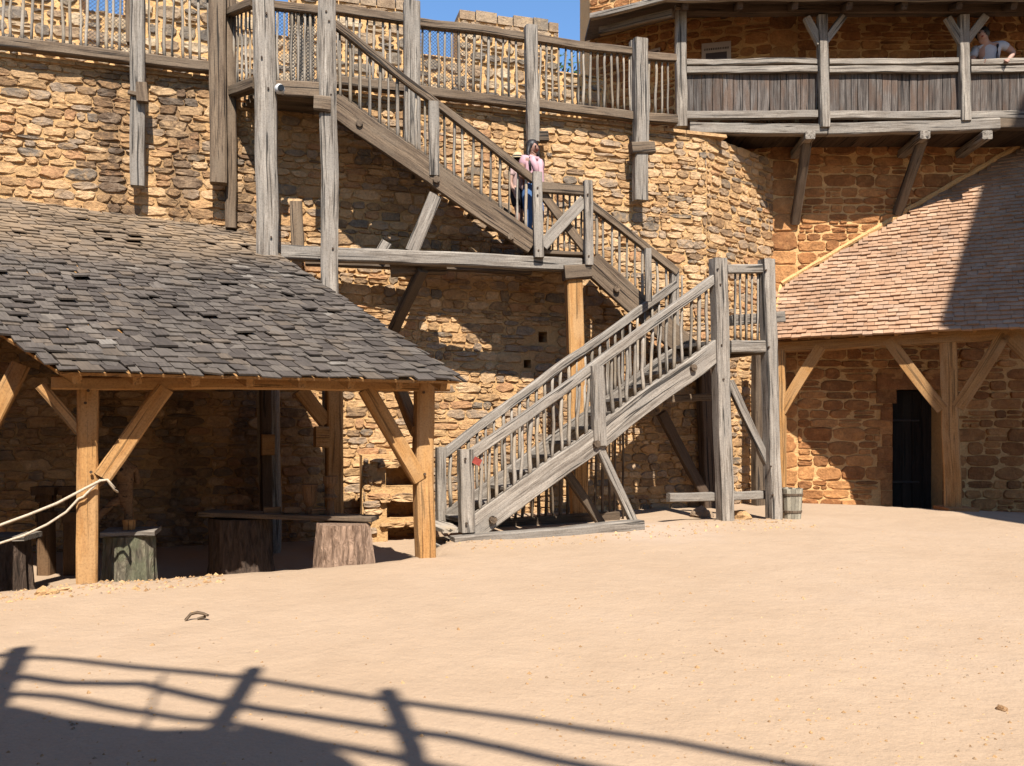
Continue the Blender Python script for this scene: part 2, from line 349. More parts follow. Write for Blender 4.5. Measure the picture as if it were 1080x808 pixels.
# ------------------------------------------------------------------ masonry
def masonry(st, mo, pl, s0, s1, z0, z1, hr=(.10, .24), wr=(.14, .46), gap=.03, relief=.035, jit=.10, expo=3.2, split=.25,
            holes=(), stainf=None, off=0.0, wave=.05, tintf=None, backing=True, step=.14):
    z = z0; row = 0
    def inhole(a, b, c, d): return any(a < h[1] and b > h[0] and c < h[3] and d > h[2] for h in holes)
    def dz(s_, z_): return wave * noise.noise((s_ * 0.55, z_ * 0.8, 3.3)) + wave * .5 * noise.noise((s_ * 1.7, z_ * 1.3, 8.1))
    def stone1(a, b, c, d):
        if inhole(a, b, c, d) or (b - a) < .04 or (d - c) < .03: return
        cx, cz = (a + b) / 2, (c + d) / 2; A, B = max(.015, (b - a - gap) / 2), max(.012, (d - c - gap) / 2)
        k = 12; rl = relief; ex_ = expo * U(.75, 1.7) * U(.35, 1.35); tx, tz = U(-.12, .12), U(-.10, .16); ph = U(0, 1); base = []
        for i in range(k):
            q = 2 * math.pi * (i + ph) / k; ct, sn = math.cos(q), math.sin(q)
            rr = (abs(ct) ** ex_ + abs(sn) ** ex_) ** (-1 / ex_) * (1 + U(-jit, jit * .6)); base.append((A * rr * ct, B * rr * sn))
        zz = cz + dz(cx, cz); vs = []
        for (f, dp) in ((1.06, -.012), (.985, rl * .7), (.86, rl)):
            for (x, y) in base:
                e = rl * .36 * U(-1, 1) if f < 1 else 0
                vs.append(pl.P(cx + x * f, zz + y * f, off + dp + (e + tx * x + tz * y * .6 if f < 1 else 0)))
        vs.append(pl.P(cx + U(-.3, .3) * A, zz + U(-.3, .3) * B, off + rl * U(.85, 1.15)))
        fs = [(r * k + i, r * k + (i + 1) % k, (r + 1) * k + (i + 1) % k, (r + 1) * k + i) for r in range(2) for i in range(k)]
        fs += [(2 * k + i, 2 * k + (i + 1) % k, 3 * k) for i in range(k)]
        P = pl.P(cx, zz, off)
        st.add(vs, fs, None, min(.999, tintf(P) if tintf else R.random()), stainf(P) if stainf else 0.0)
    while z < z1 - .03:
        h = U(*hr)
        if z + h > z1 - .05: h = z1 - z
        s = s0 - U(0, .3)
        while s < s1:
            w = U(*wr) * (0.75 + 0.5 * h / hr[1]); a, b = max(s, s0), min(s + w, s1)
            if R.random() < split and h > .15:
                m = z + h * U(.35, .65)
                if R.random() < .5: stone1(a, b, z, m); stone1(a, b, m, z + h)
                else:
                    c = a + (b - a) * U(.35, .65); stone1(a, c, z, m); stone1(c, b, z, m); stone1(a, b, m, z + h)
            else: stone1(a, b, z + U(-.012, .012), z + h + U(-.012, .012))
            s += w
        z += h; row += 1
    if backing:
        ns = max(1, int((s1 - s0) / step)); nz = max(1, int((z1 - z0) / step)); vs = []; sn = []
        ss = sorted(set([s0 + (s1 - s0) * i / ns for i in range(ns + 1)] + [x for h in holes for x in h[:2] if s0 < x < s1]))
        zs = sorted(set([z0 + (z1 - z0) * i / nz for i in range(nz + 1)] + [x for h in holes for x in h[2:] if z0 < x < z1]))
        for y in zs:
            for x in ss:
                P = pl.P(x, y, off + .014 * noise.noise((x * 3, y * 3, 2)) - .004); vs.append(P); sn.append(stainf(P) if stainf else 0.0)
        W = len(ss); fs = []
        for j in range(len(zs) - 1):
            for i in range(W - 1):
                cx, cz = (ss[i] + ss[i + 1]) / 2, (zs[j] + zs[j + 1]) / 2
                if not any(h[0] < cx < h[1] and h[2] < cz < h[3] for h in holes): fs.append((j * W + i, j * W + i + 1, (j + 1) * W + i + 1, (j + 1) * W + i))
        mo.add(vs, fs, None, .5, sn)
        for h in holes:                                # reveals of an opening
            D = .5 if len(h) < 5 else h[4]
            c = [pl.P(h[0], h[2], off), pl.P(h[1], h[2], off), pl.P(h[1], h[3], off), pl.P(h[0], h[3], off)]
            d = [pl.P(h[0], h[2], off - D), pl.P(h[1], h[2], off - D), pl.P(h[1], h[3], off - D), pl.P(h[0], h[3], off - D)]
            mo.add(c + d, [(0, 1, 5, 4), (1, 2, 6, 5), (2, 3, 7, 6), (3, 0, 4, 7), (4, 5, 6, 7)], None, .5, 0)
def core(mb, pl, s0, s1, z0, z1, o0, o1, stain=0, tint=.5, mi=0):
    b = [pl.P(s0, z0, o0), pl.P(s1, z0, o0), pl.P(s1, z0, o1), pl.P(s0, z0, o1)]
    t = [pl.P(s0, z1, o0), pl.P(s1, z1, o0), pl.P(s1, z1, o1), pl.P(s0, z1, o1)]
    mb.hexa(b, t, tint, stain, None, mi)
def n3(pl): return (pl.n.x, pl.n.y, 0)
def pb(parent, name, mat, pl, a, b, tpx, depth, off=0.0, **kw):      # a timber lying in a vertical plane
    p0 = pl.pt(a[0], a[1], off); p1 = pl.pt(b[0], b[1], off)
    w = tpx * (p0.y + p1.y) / 2 / F
    return beam(parent, name, mat, p0, p1, w, depth, up=n3(pl), **kw)
def post(parent, name, mat, pl, a, b, tpx, depth, off=0.0, foot=False, **kw):
    p0 = pl.pt(a[0], a[1], off); p1 = pl.pt(b[0], b[1], off)
    if foot: p1.z = gz(p1.x, p1.y) - 0.12
    w = tpx * (p0.y + p1.y) / 2 / F
    return beam(parent, name, mat, p1, p0, w, depth, up=n3(pl), **kw)
def lin(a, b, x): return a[1] + (b[1] - a[1]) * (x - a[0]) / (b[0] - a[0])
def peg(m, p, r=.03, l=.06, n=(0, -1, 0)):
    p = Vector(p); m.tube([p - Vector(n) * .01, p + Vector(n) * l], r, 8)

# ================================================================== ground
def make_ground():
    m = MB()
    def axis(lo, hi, st, far): 
        a = [lo + st * i for i in range(int((hi - lo) / st) + 1)]; return far[0] + a + far[1]
    xs = axis(-12, 14, .14, ([-400, -120, -40, -18], [20, 45, 130, 400])); ys = axis(-5, 17, .14, ([-400, -120, -40, -14], [22, 45, 130, 400]))
    vs = [(x, y, gz(x, y)) for y in ys for x in xs]; W = len(xs)
    fs = [(j * W + i, j * W + i + 1, (j + 1) * W + i + 1, (j + 1) * W + i) for j in range(len(ys) - 1) for i in range(W - 1)]
    m.add(vs, fs); o = m.build('ground', M_GROUND, None, smooth=True, origin=(0, 0, 0))
    tag(o, 'pale pinkish sand ground of the castle courtyard', 'ground', kind='structure')
make_ground()

# ================================================================== curtain wall
def stain_c(P):
    px = CX + F * P.x / P.y; py = HY - F * (P.z - CZ) / P.y; q = 0
    for (x, w, a, b) in ((118, 16, 60, 250), (190, 18, 70, 240), (262, 14, 140, 250)):
        q = max(q, math.exp(-((px - x - 10 * noise.noise((py * .03, x, 0))) / w) ** 2) * smooth(a - 20, a + 30, py) * 1.05)
    if py < 92 and px < 235: q = max(q, .45 * smooth(60, 75, py - (px * .12)) * 0.6)
    return min(.92, q + .12 * max(0, noise.noise((P.x * .8, P.z * .8, 4))))
def tint_c(P):
    px = CX + F * P.x / P.y
    g = .45 if 560 < px < 740 and P.z > 3.8 else .12
    if R.random() < g: return R.choice((.45, .65, .85, .65))
    return R.random()
def px_hole(pl, x0, x1, y0, y1, D=.45):
    a = pl.pt(x0, y1); b = pl.pt(x1, y0); return (pl.s_of(x0), pl.s_of(x1), a.z, b.z, D)
cw = thing('castle_wall', 'tall tan rubble stone curtain wall behind the timber stairs', 'wall', WALL.P(WALL.s_of(360), 0).to_tuple())
st, mo = MB(), MB()
h1 = px_hole(WALL, 568, 577, 350, 361); h2 = px_hole(WALL, 552.5, 560, 379.5, 388)
sA, sB = WALL.s_of(-240), WALL.s_of(745)
masonry(st, mo, WALL, sA, sB, -.35, WZ - .02, hr=(.06, .19), wr=(.11, .36), gap=.010, relief=.022, jit=.19, expo=4.6, holes=(h1, h2), stainf=stain_c, tintf=tint_c, split=.3)
L = (Vector((4.95, 15.3)) - SEGB.p).length
masonry(st, mo, SEGB, 0, L, -.4, WZ - .02, hr=(.09, .18), wr=(.14, .36), gap=.022, relief=.02, jit=.12, expo=4.5, tintf=tint_c, wave=.03)
st.build('stonework', S_CURT, cw)
core(mo, WALL, sA, sB + .3, -.4, WZ - .03, -1.9, -.55); core(mo, SEGB, 0, L, -.4, WZ - .03, -.8, -.55)
mo.build('mortar_bed', MO_CURT, cw, smooth=True)
m = MB()                                             # thin ledge of flat slabs under the railing
s = sA
while s < sB - .3:
    l = U(.35, .8)
    m.hexa([WALL.P(s, WZ - .05, .05 + U(0, .02)), WALL.P(s + l - .01, WZ - .05, .05 + U(0, .02)), WALL.P(s + l - .01, WZ - .05, -1.9), WALL.P(s, WZ - .05, -1.9)],
           [WALL.P(s, WZ + .012, .04), WALL.P(s + l - .01, WZ + .012, .04), WALL.P(s + l - .01, WZ + .012, -1.9), WALL.P(s, WZ + .012, -1.9)], R.random() * .4)
    s += l
m.build('walkway_slab', S_CURT, cw)
st, mo = MB(), MB()                                  # the outer parapet
SILL, MTOP = CZ + 6.68, CZ + 7.60
pS = lambda px: PAR.s_of(px)
masonry(st, mo, PAR, pS(-230), pS(640), WZ, SILL, hr=(.12, .26), wr=(.16, .42), gap=.045, relief=.03, wave=.03)
core(mo, PAR, pS(-230), pS(640), WZ, SILL - .01, -.5, -.02)
st.build('parapet_stonework', S_PAR, cw); mo.build('parapet_core', MO_TOW, cw, smooth=True)
for (a, b) in ((-230, 85), (130, 286), (304, 443), (484, 589)):
    st, mo = MB(), MB()
    masonry(st, mo, PAR, pS(a), pS(b), SILL, MTOP - .2, hr=(.16, .3), wr=(.2, .45), gap=.045, relief=.03, wave=.02)
    s = pS(a) + .0
    while s < pS(b) - .05:                           # capping blocks
        l = min(U(.26, .42), pS(b) - s); q = 5
        core(st, PAR, s + .01, s + l - .01, MTOP - .2, MTOP + U(-.05, .04), -.52, .03, 0, R.random()); s += l
    core(mo, PAR, pS(a), pS(b), SILL - .01, MTOP - .16, -.5, -.02)
    g = mo.build('merlon', MO_TOW, cw); st.build('merlon_stonework', S_PAR, g)

# ================================================================== tower
tw = thing('round_tower', 'brown squared-stone castle tower behind the timber gallery', 'tower', (7.5, 15.3, 0))
st, mo = MB(), MB()
door = px_hole(TW, 941, 994, 411, 560, .6)
q1 = TW.s_of(841)
def tint_t(P): return R.random()
masonry(st, mo, TW, q1, 9.0, -.5, 12.0, hr=(.14, .27), wr=(.2, .55), gap=.022, relief=.02, jit=.06, expo=6.5, split=.22, holes=(door,), wave=.025, tintf=tint_t)
masonry(st, mo, TW, -.05, q1, -.5, 12.0, hr=(.26, .36), wr=(.55, .8), gap=.022, relief=.02, jit=.03, expo=9.0, split=0, wave=.0, tintf=lambda P: R.choice((.95, .5, .2, .35)))
a, b, c = Vector(((622 - CX) / F * 16.6, 16.6)), Vector(((712 - CX) / F * 15.7, 15.7)), Vector((4.95, 15.3))
for (p, q) in ((a, b), (b, c)):
    pl = VP(p, q); masonry(st, mo, pl, 0, (q - p).length, WZ - .1, 12.0, hr=(.14, .26), wr=(.2, .5), gap=.035, relief=.022, jit=.07, expo=4.5, wave=.02)
st.build('stonework', S_TOW, tw)
mo.hexa([(a.x, a.y + .02, WZ - .3), (c.x, c.y + .05, WZ - .3), (c.x, 19, WZ - .3), (a.x, 19, WZ - .3)], [(a.x, a.y + .02, 12), (c.x, c.y + .05, 12), (c.x, 19, 12), (a.x, 19, 12)])
core(mo, TW, 0, 9, -.5, 12, -3, -.75)
mo.build('mortar_bed', MO_TOW, tw)
m = MB(); w = (door[1] - door[0]) / 5                # lintel with shouldered corner stone and the plank door
core(m, TW, door[0] - .30, door[1] + .25, door[3], door[3] + .30, -.55, .03, 0, .75)
core(m, TW, door[0] - .30, door[0] + .07, door[3] - .26, door[3] - .004, -.5, .028, 0, .3)
z_ = door[2]
while z_ < door[3] - .3:
    h_ = U(.2, .32); z2 = min(z_ + h_, door[3] - .27)
    core(m, TW, door[0] - U(.16, .3), door[0] - .004, z_ + .012, z2, -.3, U(.012, .03), 0, R.random()); core(m, TW, door[1] + .004, door[1] + U(.16, .3), z_ + .012, z2, -.3, U(.012, .03), 0, R.random()); z_ = z2
m.build('door_surround', S_TOW, tw)
m = MB()
for i in range(5): m.beam(TW.P(door[0] + w * (i + .5), door[2], -.42), TW.P(door[0] + w * (i + .5), door[3], -.42), w - .008, .05, up=n3(TW))
dr = m.build('door', M_DOOR, tw)
for z in (.5, 1.7): m = MB(); m.tube([TW.P(door[0] + .02, door[2] + z + .4, -.38), TW.P(door[0] + .7, door[2] + z + .4, -.38)], .022); m.build('hinge', M_IRON, dr)

# ================================================================== railing along the wall walk
wr = thing('walkway_railing', 'long grey timber railing of thin sticks along the wall walk', 'railing', WALL.P(WALL.s_of(435), WZ, .12).to_tuple())
RZ = CZ + 6.22; BZ = CZ + 5.14
segs = ((-14, 139), (151, 223), (352, 429), (441, 554), (566, 669), (681, 712))
for (x0, x1) in segs:
    s0, s1 = WALL.s_of(x0, .12), WALL.s_of(x1, .12)
    beam(wr, 'handrail', M_GREYD, WALL.P(s0, RZ + U(-.02, .02), .12), WALL.P(s1, RZ + U(-.02, .02), .12), .12, .13, wob=.022, tint=.8)
    beam(wr, 'bottom_rail', M_GREYD, WALL.P(s0, BZ, .14), WALL.P(s1, BZ + U(-.02, .02), .14), .14, .15, wob=.012, tint=.75)
    s = s0 + .07
    while s < s1 - .05:
        lean = U(-.025, .025)
        stick(wr, 'baluster', M_STICK, WALL.P(s + lean, BZ + .04, .10), WALL.P(s, RZ - .03, .10), U(.017, .025), .014)
        s += U(.095, .13)
for (x, wpx, y0, y1, mt) in ((145, 14, -25, 197, M_GREY), (434, 17, 3, 161, M_GREY), (560.5, 13, 28, 150, M_GREY), (675, 15, 42, 212, M_GREY)):
    post(wr, 'post', mt, WALL, (x, y0), (x + U(-1, 1), y1), wpx, .17, .22, tint=.8, bev=.14, wob=.012)
post(wr, 'post', M_GREYD, WALL, (136, -25), (137, 46), 6, .12, .2, tint=.9)
post(wr, 'post', M_GREY, WALL, (667, 44), (668, 118), 7, .1, .1, tint=.9)
post(wr, 'post', M_GREYD, WALL, (229, -30), (231, 194), 17, .2, .28, tint=1.0, bev=.14)
post(wr, 'post', M_GREYD, WALL, (243, -30), (244, 241), 11, .14, .14, tint=.9)
for (a, b, t, d, o) in (((150, 88), (151, 108), 11, .12, .34), ((562, 145), (577, 145), 11, .16, .2), ((665, 157), (689, 156), 12, .16, .26), ((135, 97), (148, 100), 4, .05, .33)):
    pb(wr, 'peg', M_GREYD, WALL, a, b, t, d, o, seg=2)
def netting(parent, P0, P1, z0, z1, step=.055, r=.0034):
    P0 = Vector(P0); P1 = Vector(P1); L = (P1 - P0).length; d = (P1 - P0) / L; H = z1 - z0; m = MB()
    def q(a, z): v = P0 + d * a; return Vector((v.x, v.y, z0 + z))
    k = -H
    while k < L:
        for sg in (0, 1):
            a0, a1 = max(0, k), min(L, k + H)
            if a1 - a0 > .02:
                za, zb = a0 - k, a1 - k
                if sg: za, zb = H - za, H - zb
                m.tube([q(a0, za), q(a1, zb)], r, 3, cap=False)
        k += step
    m.build('wire_netting', M_WIRE, parent)
for (x0, x1) in ((84, 140), (441, 500)):
    netting(wr, WALL.P(WALL.s_of(x0), 0, .06), WALL.P(WALL.s_of(x1), 0, .06), BZ, RZ)

# ================================================================== upper stairs
us = thing('wooden_staircase', 'upper grey timber stair with platform and mid landing against the wall', 'staircase', UF.P(UF.s_of(450), .1).to_tuple())
post(us, 'post', M_GREY, UF, (278, -30), (286, 420), 22, .25, .02, foot=True, tint=1.0, wob=.014, bev=.15)
post(us, 'post', M_GREY, UF, (345, -5), (352, 420), 18, .22, .02, foot=True, tint=.95, wob=.014, bev=.15)
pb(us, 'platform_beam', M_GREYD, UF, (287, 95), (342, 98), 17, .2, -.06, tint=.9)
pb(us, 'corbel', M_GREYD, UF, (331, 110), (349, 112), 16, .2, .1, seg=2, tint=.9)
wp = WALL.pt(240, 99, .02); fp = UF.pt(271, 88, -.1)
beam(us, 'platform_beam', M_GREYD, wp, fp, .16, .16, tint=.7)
# platform boards
z = UF.pt(300, 92).z + .02
m = MB()
for i in range(6):
    t = i / 5.0; s0, s1 = UF.s_of(276), UF.s_of(345)
    A = UF.P(s0 - .35 * t, z, -.15 - .72 * t); B = UF.P(s1, z, -.15 - .72 * t)
    m.beam(A, B, .17, .05, rough=.002)
m.build('platform_floor', M_GREYD, us)
pb(us, 'handrail', M_GREYD, UF, (289, 6), (338, 12), 9, .1, .0, tint=.9)
beam(us, 'handrail', M_GREYD, WALL.pt(238, 15, .1), UF.pt(268, 3, -.02), .11, .11, tint=.7)
for x in range(293, 337, 7):
    stick(us, 'baluster', M_STICK, UF.pt(x, 94), UF.pt(x + U(-1, 1), 10), .019)
for i in range(7):
    t = (i + .6) / 7.2; A = WALL.pt(240, 15, .1).lerp(UF.pt(268, 3, -.02), t); B = wp.lerp(fp, t)
    stick(us, 'baluster', M_STICK, (B.x, B.y, B.z), (B.x, B.y, A.z), .019)
netting(us, UF.P(UF.s_of(289), 0, -.03), UF.P(UF.s_of(339), 0, -.03), UF.pt(300, 92).z, UF.pt(300, 9).z, .05)
m = MB(); 
for (x, w) in ((308, 6), (316, 7), (327, 8)): 
    p = UF.pt(x, 94, -.07); q = UF.pt(x, 10, -.07); m.beam(p, q, w * p.y / F, .02, up=n3(UF))
m.build('board_panel', M_STICK, us)
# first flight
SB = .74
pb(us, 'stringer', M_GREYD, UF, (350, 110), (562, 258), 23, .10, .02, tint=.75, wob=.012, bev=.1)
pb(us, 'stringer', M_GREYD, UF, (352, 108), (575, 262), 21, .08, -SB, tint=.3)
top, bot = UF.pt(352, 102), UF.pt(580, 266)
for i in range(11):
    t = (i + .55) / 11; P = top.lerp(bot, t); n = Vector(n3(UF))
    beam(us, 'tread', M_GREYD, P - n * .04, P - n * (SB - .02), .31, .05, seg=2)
hr0, hr1 = (353, 26), (563, 190)
pb(us, 'handrail', M_GREYD, UF, hr0, hr1, 8, .1, .03, tint=.8, wob=.012)
x = 359
while x < 560:
    if abs(x - 457) > 7: stick(us, 'baluster', M_STICK, UF.pt(x, lin((355, 100), (562, 247), x) + 4, .0), UF.pt(x + U(-1.2, 1.2), lin(hr0, hr1, x), .0), U(.018, .025))
    x += U(8.5, 10.8)
post(us, 'newel', M_GREY, UF, (457, 108), (458, 186), 11, .12, .03, tint=.7)
for (x, y, o_) in ((379, 131, .06), (460, 190, .06), (538, 250, .06), (650, 305, -.23)): m = MB(); peg(m, UF.pt(x, y, o_), .05, .05, n3(UF)); m.build('bolt', M_GREYD, us)
# long landing beam, braces, mid landing
pb(us, 'landing_beam', M_GREY, UF, (297, 266), (612, 280), 14, .18, -.02, tint=.7, wob=.012)
pb(us, 'landing_beam', M_GREYD, UF, (322, 274), (560, 284), 12, .16, -.62, tint=.4)
pb(us, 'landing_beam', M_GREYD, UF, (412, 284), (470, 281), 15, .2, -.22, tint=.8, seg=3)
pb(us, 'landing_beam', M_GREYD, UF, (568, 270), (618, 275), 14, .16, -.22, tint=.4)
pb(us, 'brace', M_GREY, UF, (459, 206), (434, 266), 14, .13, -.06, tint=.9)
A = UF.pt(446, 284, -.1); B = WALL.pt(415, 348, .02); beam(us, 'brace', M_GREYD, A, B, .16, .13, tint=.2)
pb(us, 'brace', M_GREYD, UF, (312, 213), (314, 268), 13, .12, -.45, tint=1.0, seg=3)
pb(us, 'brace', M_GREY, UF, (408, 256), (400, 270), 12, .12, -.5, tint=1.0, seg=2)
post(us, 'newel', M_GREY, UF, (566, 182), (568, 272), 10, .12, .09, tint=1.0)
post(us, 'newel', M_GREY, UF, (620, 191), (621, 280), 9, .12, .09, tint=1.0)
pb(us, 'handrail', M_GREYD, UF, (571, 198), (616, 202), 11, .09, .03, tint=.8)
pb(us, 'brace', M_GREY, UF, (572, 259), (616, 211), 12, .06, .06, tint=1.0)
pb(us, 'brace', M_GREYD, UF, (568, 200), (618, 264), 9, .06, -.02, tint=.7)
for x in range(577, 616, 6): stick(us, 'baluster', M_STICK, UF.pt(x, 268, -.08), UF.pt(x + U(-1, 1), 202, -.08), .017)
m = MB()
zz = UF.pt(590, 266).z
for i in range(6):
    o = -.1 - i * .19; m.beam(UF.P(UF.s_of(562), zz, o), UF.P(UF.s_of(626), zz, o), .192, .05, rough=.001)
m.build('landing_floor', M_GREYD, us)
post(us, 'post', M_NEW, UF, (605, 290), (611, 420), 17, .2, -.04, foot=True, tint=.9, wob=.008)
pb(us, 'corbel', M_GREYD, UF, (594, 288), (622, 286), 15, .2, .02, seg=2, tint=.5)
F2 = -.28
# second flight
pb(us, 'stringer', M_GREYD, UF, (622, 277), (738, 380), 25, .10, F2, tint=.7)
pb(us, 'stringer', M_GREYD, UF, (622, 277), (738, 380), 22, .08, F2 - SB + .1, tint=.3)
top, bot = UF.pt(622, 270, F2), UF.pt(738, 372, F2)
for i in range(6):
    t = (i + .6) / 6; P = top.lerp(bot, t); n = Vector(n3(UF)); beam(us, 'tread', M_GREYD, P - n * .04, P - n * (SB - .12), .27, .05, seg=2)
g0, g1 = (623, 216), (714, 287)
pb(us, 'handrail', M_GREYD, UF, g0, g1, 8, .1, F2 + .03, tint=.7)
x = 629
while x < 722:
    stick(us, 'baluster', M_STICK, UF.pt(x, lin((622, 264), (738, 366), x) + 4, F2), UF.pt(x + U(-1, 1), lin(g0, g1, x), F2), U(.018, .025)); x += U(7, 9)
post(us, 'newel', M_GREY, UF, (683, 262), (684, 318), 7, .05, .02, tint=.9)

# ================================================================== lower stairs
ls = thing('wooden_staircase', 'lower silver-grey timber stair rising from the sand to a square landing', 'staircase', LF.P(LF.s_of(620), .12).to_tuple())
LBo = -1.0
s0, s1 = (497, 559), (756, 368)
pb(ls, 'stringer', M_GREY, LF, s0, s1, 24, .12, .0, tint=1.0, wob=.014, bev=.1)
P0, P1 = LF.pt(*s0), LF.pt(*s1)
n = Vector(n3(LF))
beam(ls, 'stringer', M_GREY, P0 + n * LBo, P1 + n * LBo, .26, .09, up=n3(LF), tint=.5)
NT_ = 12
for i in range(NT_):
    t = (i + .35) / NT_; P = P0.lerp(P1, t)
    beam(ls, 'tread', M_GREY, P - n * .05, P + n * (LBo + .04), .29, .055, seg=2)
m = MB()
for i, (x, y, w) in enumerate(((478, 557, 30), (482, 576, 40))):     # the first flat steps of stone-grey planks
    p = LF.pt(x, y, -.05); m.beam(p - Vector((0, 0, .03)), p - Vector((0, 0, .03)) + n * (LBo + .1), (.28, .36)[i], .06, seg=2, tint=1.0, wob=0, rough=.002)
m.build('bottom_step', M_STICK, ls)
f0, f1 = (492, 484), (754, 294)
pb(ls, 'handrail', M_GREY, LF, f0, f1, 10, .11, .02, tint=1.0, wob=.016)
H0, H1 = LF.pt(*f0) + Vector((0, 0, .0)), LF.pt(*f1)
beam(ls, 'handrail', M_GREY, H0 + n * LBo + Vector((0, 0, .03)), H1 + n * LBo + Vector((0, 0, .08)), .12, .11, up=n3(LF), tint=.9, wob=.016)
x = 507
while x < 750:
    if abs(x - 629) > 8:
        stick(ls, 'baluster', M_STICK, LF.pt(x, lin(s0, s1, x) - 8), LF.pt(x + U(-2, 2), lin(f0, f1, x) + 1), U(.021, .031), .018)
    x += U(7.2, 9.6)
for i in range(29):
    t = (i + .5) / 29; a, b = P0.lerp(P1, t), H0.lerp(H1, t); b = Vector((a.x, a.y, b.z + (a.x - b.x) * 0))
    stick(ls, 'baluster', M_STICK, a + n * LBo + Vector((0, 0, .08)), b + n * LBo + Vector((0, 0, .05)), U(.021, .030), .016)
post(ls, 'newel', M_GREY, LF, (491, 474), (492, 561), 15, .17, .02, tint=1.0, bev=.13)
p = LF.pt(491, 474, .02) + n * LBo; q = LF.pt(492, 561, .02) + n * LBo; beam(ls, 'newel', M_GREY, q, p, .13, .14, up=n3(LF), tint=.9)
post(ls, 'newel', M_GREY, LF, (629, 386), (632, 470), 14, .12, .05, tint=.9)
p = LF.pt(753, 272, -.02) + n * LBo; q = LF.pt(753, 400, -.02) + n * LBo; beam(ls, 'newel', M_GREY, q, p, .13, .13, up=n3(LF), tint=.95)
for (x, y) in ((519, 548), (628, 468), (730, 388)): m = MB(); peg(m, LF.pt(x, y, .06), .05, .06, n3(LF)); m.build('bolt', M_GREYD, ls)
pb(ls, 'sill', M_GREY, LF, (477, 571), (676, 553), 11, .2, .14, tint=.6, wob=.014)
p, q = LF.pt(500, 566, 0), LF.pt(690, 552, 0); beam(ls, 'sill', M_GREYD, p + n * LBo, q + n * LBo, .14, .14)
pb(ls, 'prop', M_GREY, LF, (631, 470), (669, 553), 9, .09, .02, tint=.9)
pb(ls, 'prop', M_GREYD, LF, (598, 500), (636, 556), 9, .09, -.5, tint=.3)
for i, x in enumerate(range(530, 694, 8)):              # poles closing the space below the stair
    t = (x - 497) / (756 - 497.); a = P0.lerp(P1, t) + n * (LBo - .03); a.z -= .08
    stick(ls, 'paling', M_GREYD, (a.x + U(-.02, .02), a.y, gz(a.x, a.y) - .05), a, U(.018, .026), .014)
# landing
LZ = LF.pt(763, 365).z
post(ls, 'post', M_GREY, LF, (757, 273), (765, 540), 16, .19, .03, foot=True, tint=1.0, wob=.016)
post(ls, 'post', M_GREY, LF, (808, 274), (816, 540), 14, .19, .03, foot=True, tint=1.0, wob=.016)
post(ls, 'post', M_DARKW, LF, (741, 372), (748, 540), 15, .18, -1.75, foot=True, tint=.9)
post(ls, 'post', M_GREYD, LF, (800, 372), (800, 540), 13, .16, -1.75, foot=True, tint=.3)
pb(ls, 'handrail', M_GREY, LF, (766, 284), (806, 284), 9, .1, .02, tint=.9)
pb(ls, 'landing_beam', M_GREY, LF, (768, 366), (808, 366), 13, .15, .0, tint=.7)
pb(ls, 'landing_beam', M_GREY, LF, (770, 338), (826, 334), 11, .1, -.1, tint=.5, seg=3)
pb(ls, 'landing_beam', M_GREYD, LF, (700, 421), (752, 419), 8, .16, -.75, tint=.9, seg=3)
for x in range(775, 803, 6): stick(ls, 'baluster', M_STICK, LF.pt(x, 362, -.02), LF.pt(x + U(-1, 1), 288, -.02), .02, .012)
m = MB()
for i in range(10):
    o = -.06 - i * .19; m.beam(LF.P(LF.s_of(752), LZ + .05, o), LF.P(LF.s_of(819), LZ + .05, o), .192, .05, rough=.001)
m.build('landing_floor', M_GREY, ls)
beam(ls, 'landing_beam', M_GREYD, LF.pt(812, 368, -.05), LF.pt(812, 368, -.05) + n * -1.8, .14, .14)
beam(ls, 'landing_beam', M_GREYD, LF.pt(758, 368, -.1), LF.pt(758, 368, -.1) + n * -1.8, .14, .14)
pb(ls, 'brace', M_GREY, LF, (769, 403), (812, 494), 9, .09, -.03, tint=.6)
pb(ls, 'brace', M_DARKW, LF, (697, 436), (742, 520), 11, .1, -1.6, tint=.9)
pb(ls, 'low_rail', M_GREY, LF, (705, 525), (809, 522), 9, .1, -.12, tint=.7, wob=.01)

# dark trenail heads at the joints
def trenail(parent, mat, pl, off, *pts):
    for (x, y) in pts: m = MB(); peg(m, pl.pt(x, y, off), .014, .010, n3(pl)); m.build('trenail', mat, parent)
trenail(us, M_DARKW, UF, .165, (276, 60), (283, 93), (281, 14), (286, 250))
trenail(us, M_DARKW, UF, .135, (344, 12), (349, 100), (347, 22), (351, 262))
trenail(us, M_DARKW, UF, .155, (567, 198), (568, 264), (567, 206), (620, 205), (621, 270))
trenail(ls, M_DARKW, LF, .13, (757, 284), (760, 300), (761, 364), (763, 400), (808, 285), (811, 366), (813, 492), (815, 522), (491, 484), (492, 552))
